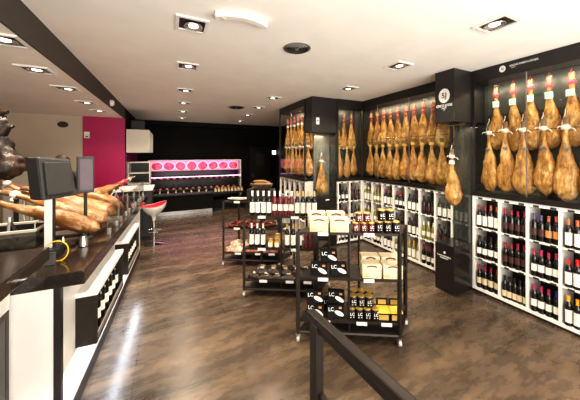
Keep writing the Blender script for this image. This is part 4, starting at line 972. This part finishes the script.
# ------------------------------------------------------------------ person behind the terminal
def skin(name, chain, edges, m, parent, sub=2):
    me = bpy.data.meshes.new(name); me.from_pydata([c[:3] for c in chain], edges, []); o = link(name, me, m, parent)
    md = o.modifiers.new('Skin', 'SKIN'); md.use_smooth_shade = True
    for i, c in enumerate(chain): o.data.skin_vertices[0].data[i].radius = c[3] if isinstance(c[3], tuple) else (c[3], c[3]); o.data.skin_vertices[0].data[i].use_root = (i == 0)
    sb = o.modifiers.new('Subsurf', 'SUBSURF'); sb.levels = sb.render_levels = sub; return o
q = onY(63, 154, 4.95)
t = thing('person', 'person in dark clothes standing behind the sales terminal, head mostly hidden', 'person', (q.x, 4.95, 0))
hz = q.z-.005; S = hz/1.75
def V(x, y, z, r): return (x*S, y*S, z*S, tuple(k*S for k in r) if isinstance(r, tuple) else r*S)
ch = [V(0, 0, .95, (.15, .11)), V(0, 0, 1.12, (.135, .10)), V(0, -.01, 1.32, (.16, .11)), V(0, 0, 1.44, (.09, .075)), V(0, -.01, 1.50, .052), V(0, -.02, 1.58, (.07, .085)), V(0, -.03, 1.67, (.073, .09)), V(0, -.02, 1.735, (.045, .055)),
      V(-.18, 0, 1.40, .06), V(-.33, -.10, 1.24, .045), V(-.47, -.24, 1.24, .034), V(-.53, -.28, 1.25, .030),
      V(.18, 0, 1.40, .06), V(.24, -.04, 1.14, .045), V(.18, -.24, 1.06, .034), V(.16, -.31, 1.05, .030),
      V(-.10, 0, .88, .095), V(-.11, -.01, .50, .062), V(-.11, .02, .09, .04), V(-.11, -.14, .04, .034),
      V(.10, 0, .88, .095), V(.11, -.01, .50, .062), V(.11, .02, .09, .04), V(.11, -.14, .04, .034)]
ed = [(0, 1), (1, 2), (2, 3), (3, 4), (4, 5), (5, 6), (6, 7), (3, 8), (8, 9), (9, 10), (10, 11), (3, 12), (12, 13), (13, 14), (14, 15), (0, 16), (16, 17), (17, 18), (18, 19), (0, 20), (20, 21), (21, 22), (22, 23)]
for base, sx in ((11, -1), (15, 1)):
    bx_, by_, bz_ = [c/S for c in ch[base][:3]]
    for k in range(5):
        dx = (-.018+.012*k) if k < 4 else -.03
        i0 = len(ch); ln_ = (.055, .065, .06, .045, .04)[k]
        ch += [V(bx_+dx*.8+(sx*.02), by_-.035+(.02 if k == 4 else 0), bz_+.004, .009), V(bx_+dx+sx*.035, by_-.035-ln_*.6, bz_-.005, .008), V(bx_+dx*1.1+sx*.04, by_-.035-ln_*.95, bz_-.03, .0065)]
        ed += [(base, i0), (i0, i0+1), (i0+1, i0+2)]
body = skin('body', ch, ed, 'skin', t)
sh = [V(0, 0, .90, (.165, .125)), V(0, 0, 1.12, (.15, .115)), V(0, -.01, 1.32, (.175, .125)), V(0, 0, 1.45, (.09, .08)), V(-.185, 0, 1.40, .072), V(-.33, -.10, 1.24, .057), V(-.45, -.22, 1.24, .046), V(.185, 0, 1.40, .072), V(.24, -.04, 1.14, .057), V(.185, -.22, 1.065, .046)]
skin('shirt', sh, [(0, 1), (1, 2), (2, 3), (3, 4), (4, 5), (5, 6), (3, 7), (7, 8), (8, 9)], 'shirt', t)
skin('trousers', [V(0, 0, .93, (.16, .12)), V(-.10, 0, .85, .105), V(-.11, -.01, .50, .075), V(-.11, .02, .10, .06), V(.10, 0, .85, .105), V(.11, -.01, .50, .075), V(.11, .02, .10, .06)], [(0, 1), (1, 2), (2, 3), (0, 4), (4, 5), (5, 6)], 'shirt', t)
hm = MB(); n = 16; vs = []; fs = []
for i in range(9):
    a = i/8*1.9
    for j in range(n):
        b = 2*PI*j/n; cut = 1.0 if math.sin(b) > -.35 else .62
        aa = a*cut; vs.append((.092*math.sin(aa)*math.cos(b)*S, (-.02+.108*math.sin(aa)*math.sin(b))*S, (1.655+.098*math.cos(aa)+.006*noise.noise((j*1.3, i*1.1, 0)))*S))
for i in range(8):
    for j in range(n): fs.append((i*n+j, i*n+(j+1) % n, (i+1)*n+(j+1) % n, (i+1)*n+j))
hm.add(vs, fs).build('hair', 'hair', t, True)
for sx in (-1, 1):
    e = MB().lathe([(.001, -.008), (.008, -.004), (.009, 0), (.008, .004), (.001, .008)], (sx*.03*S, -.108*S, 1.655*S), 10, False).build('eye', 'dark_print', body, True)
    MB().tube([(sx*.076*S, -.02*S, 1.63*S), (sx*.086*S, -.01*S, 1.65*S), (sx*.08*S, -.02*S, 1.672*S)], [.008, .012, .008]).build('ear', 'skin', body, True)
MB().tube([(0, -.108*S, 1.66*S), (0, -.128*S, 1.615*S), (0, -.105*S, 1.605*S)], [.008, .014, .008]).build('nose', 'skin', body, True)
MB().tube([(-.022*S, -.104*S, 1.575*S), (0, -.112*S, 1.573*S), (.022*S, -.104*S, 1.575*S)], [.003, .006, .003]).build('mouth', 'c_red', body, True)
# ------------------------------------------------------------------ lamps
WARM = (1, .82, .58)
# strip lights under the cabinet tops
area((XW+.06, (ye[0]+ye[-1])/2, 2.44), (0, -.35, 0), .06, W1-.1, 8, WARM)
area((XW+.06, YC-.75, 2.49), (0, -.35, 0), .06, 1.4, 12, WARM)
area(((XPb+XW)/2, YC+.06, 2.49), (.35, 0, 0), .45, .06, 3, WARM)
area((XPa+.06, 4.6, 2.49), (0, -.35, 0), .06, 1.0, 6, WARM)
area((3.13, cy, 1.99), (0, 0, 0), .12, .1, 1.5, WARM); area(((XPa+XPb)/2, YC+.1, 1.99), (0, 0, 0), .3, .1, 2.5, WARM)
# added lamp behind the camera, tilted up to brighten the ceiling as shop-front daylight
area((1.6, -1.3, 1.3), (math.radians(128), 0, 0), 4.5, 2.0, 215, (1, .95, .88))
w = bpy.data.worlds.new('World'); sc.world = w; w.use_nodes = True
w.node_tree.nodes['Background'].inputs[0].default_value = (1, .93, .84, 1); w.node_tree.nodes['Background'].inputs[1].default_value = 1.2
# ------------------------------------------------------------------ camera
cam = bpy.data.cameras.new('Camera'); co = bpy.data.objects.new('Camera', cam); C.objects.link(co)
cam.sensor_width = 36; cam.lens = F/580*36; cam.shift_y = -(200-V0)/580; cam.clip_start = .02
co.location = (0, 0, H); co.rotation_euler = (PI/2, 0, -math.atan2(SN, CS)); sc.camera = co
sc.view_settings.view_transform = 'Standard'; sc.view_settings.look = 'Medium High Contrast'; sc.view_settings.exposure = -.1
sc.cycles.transparent_max_bounces = 40
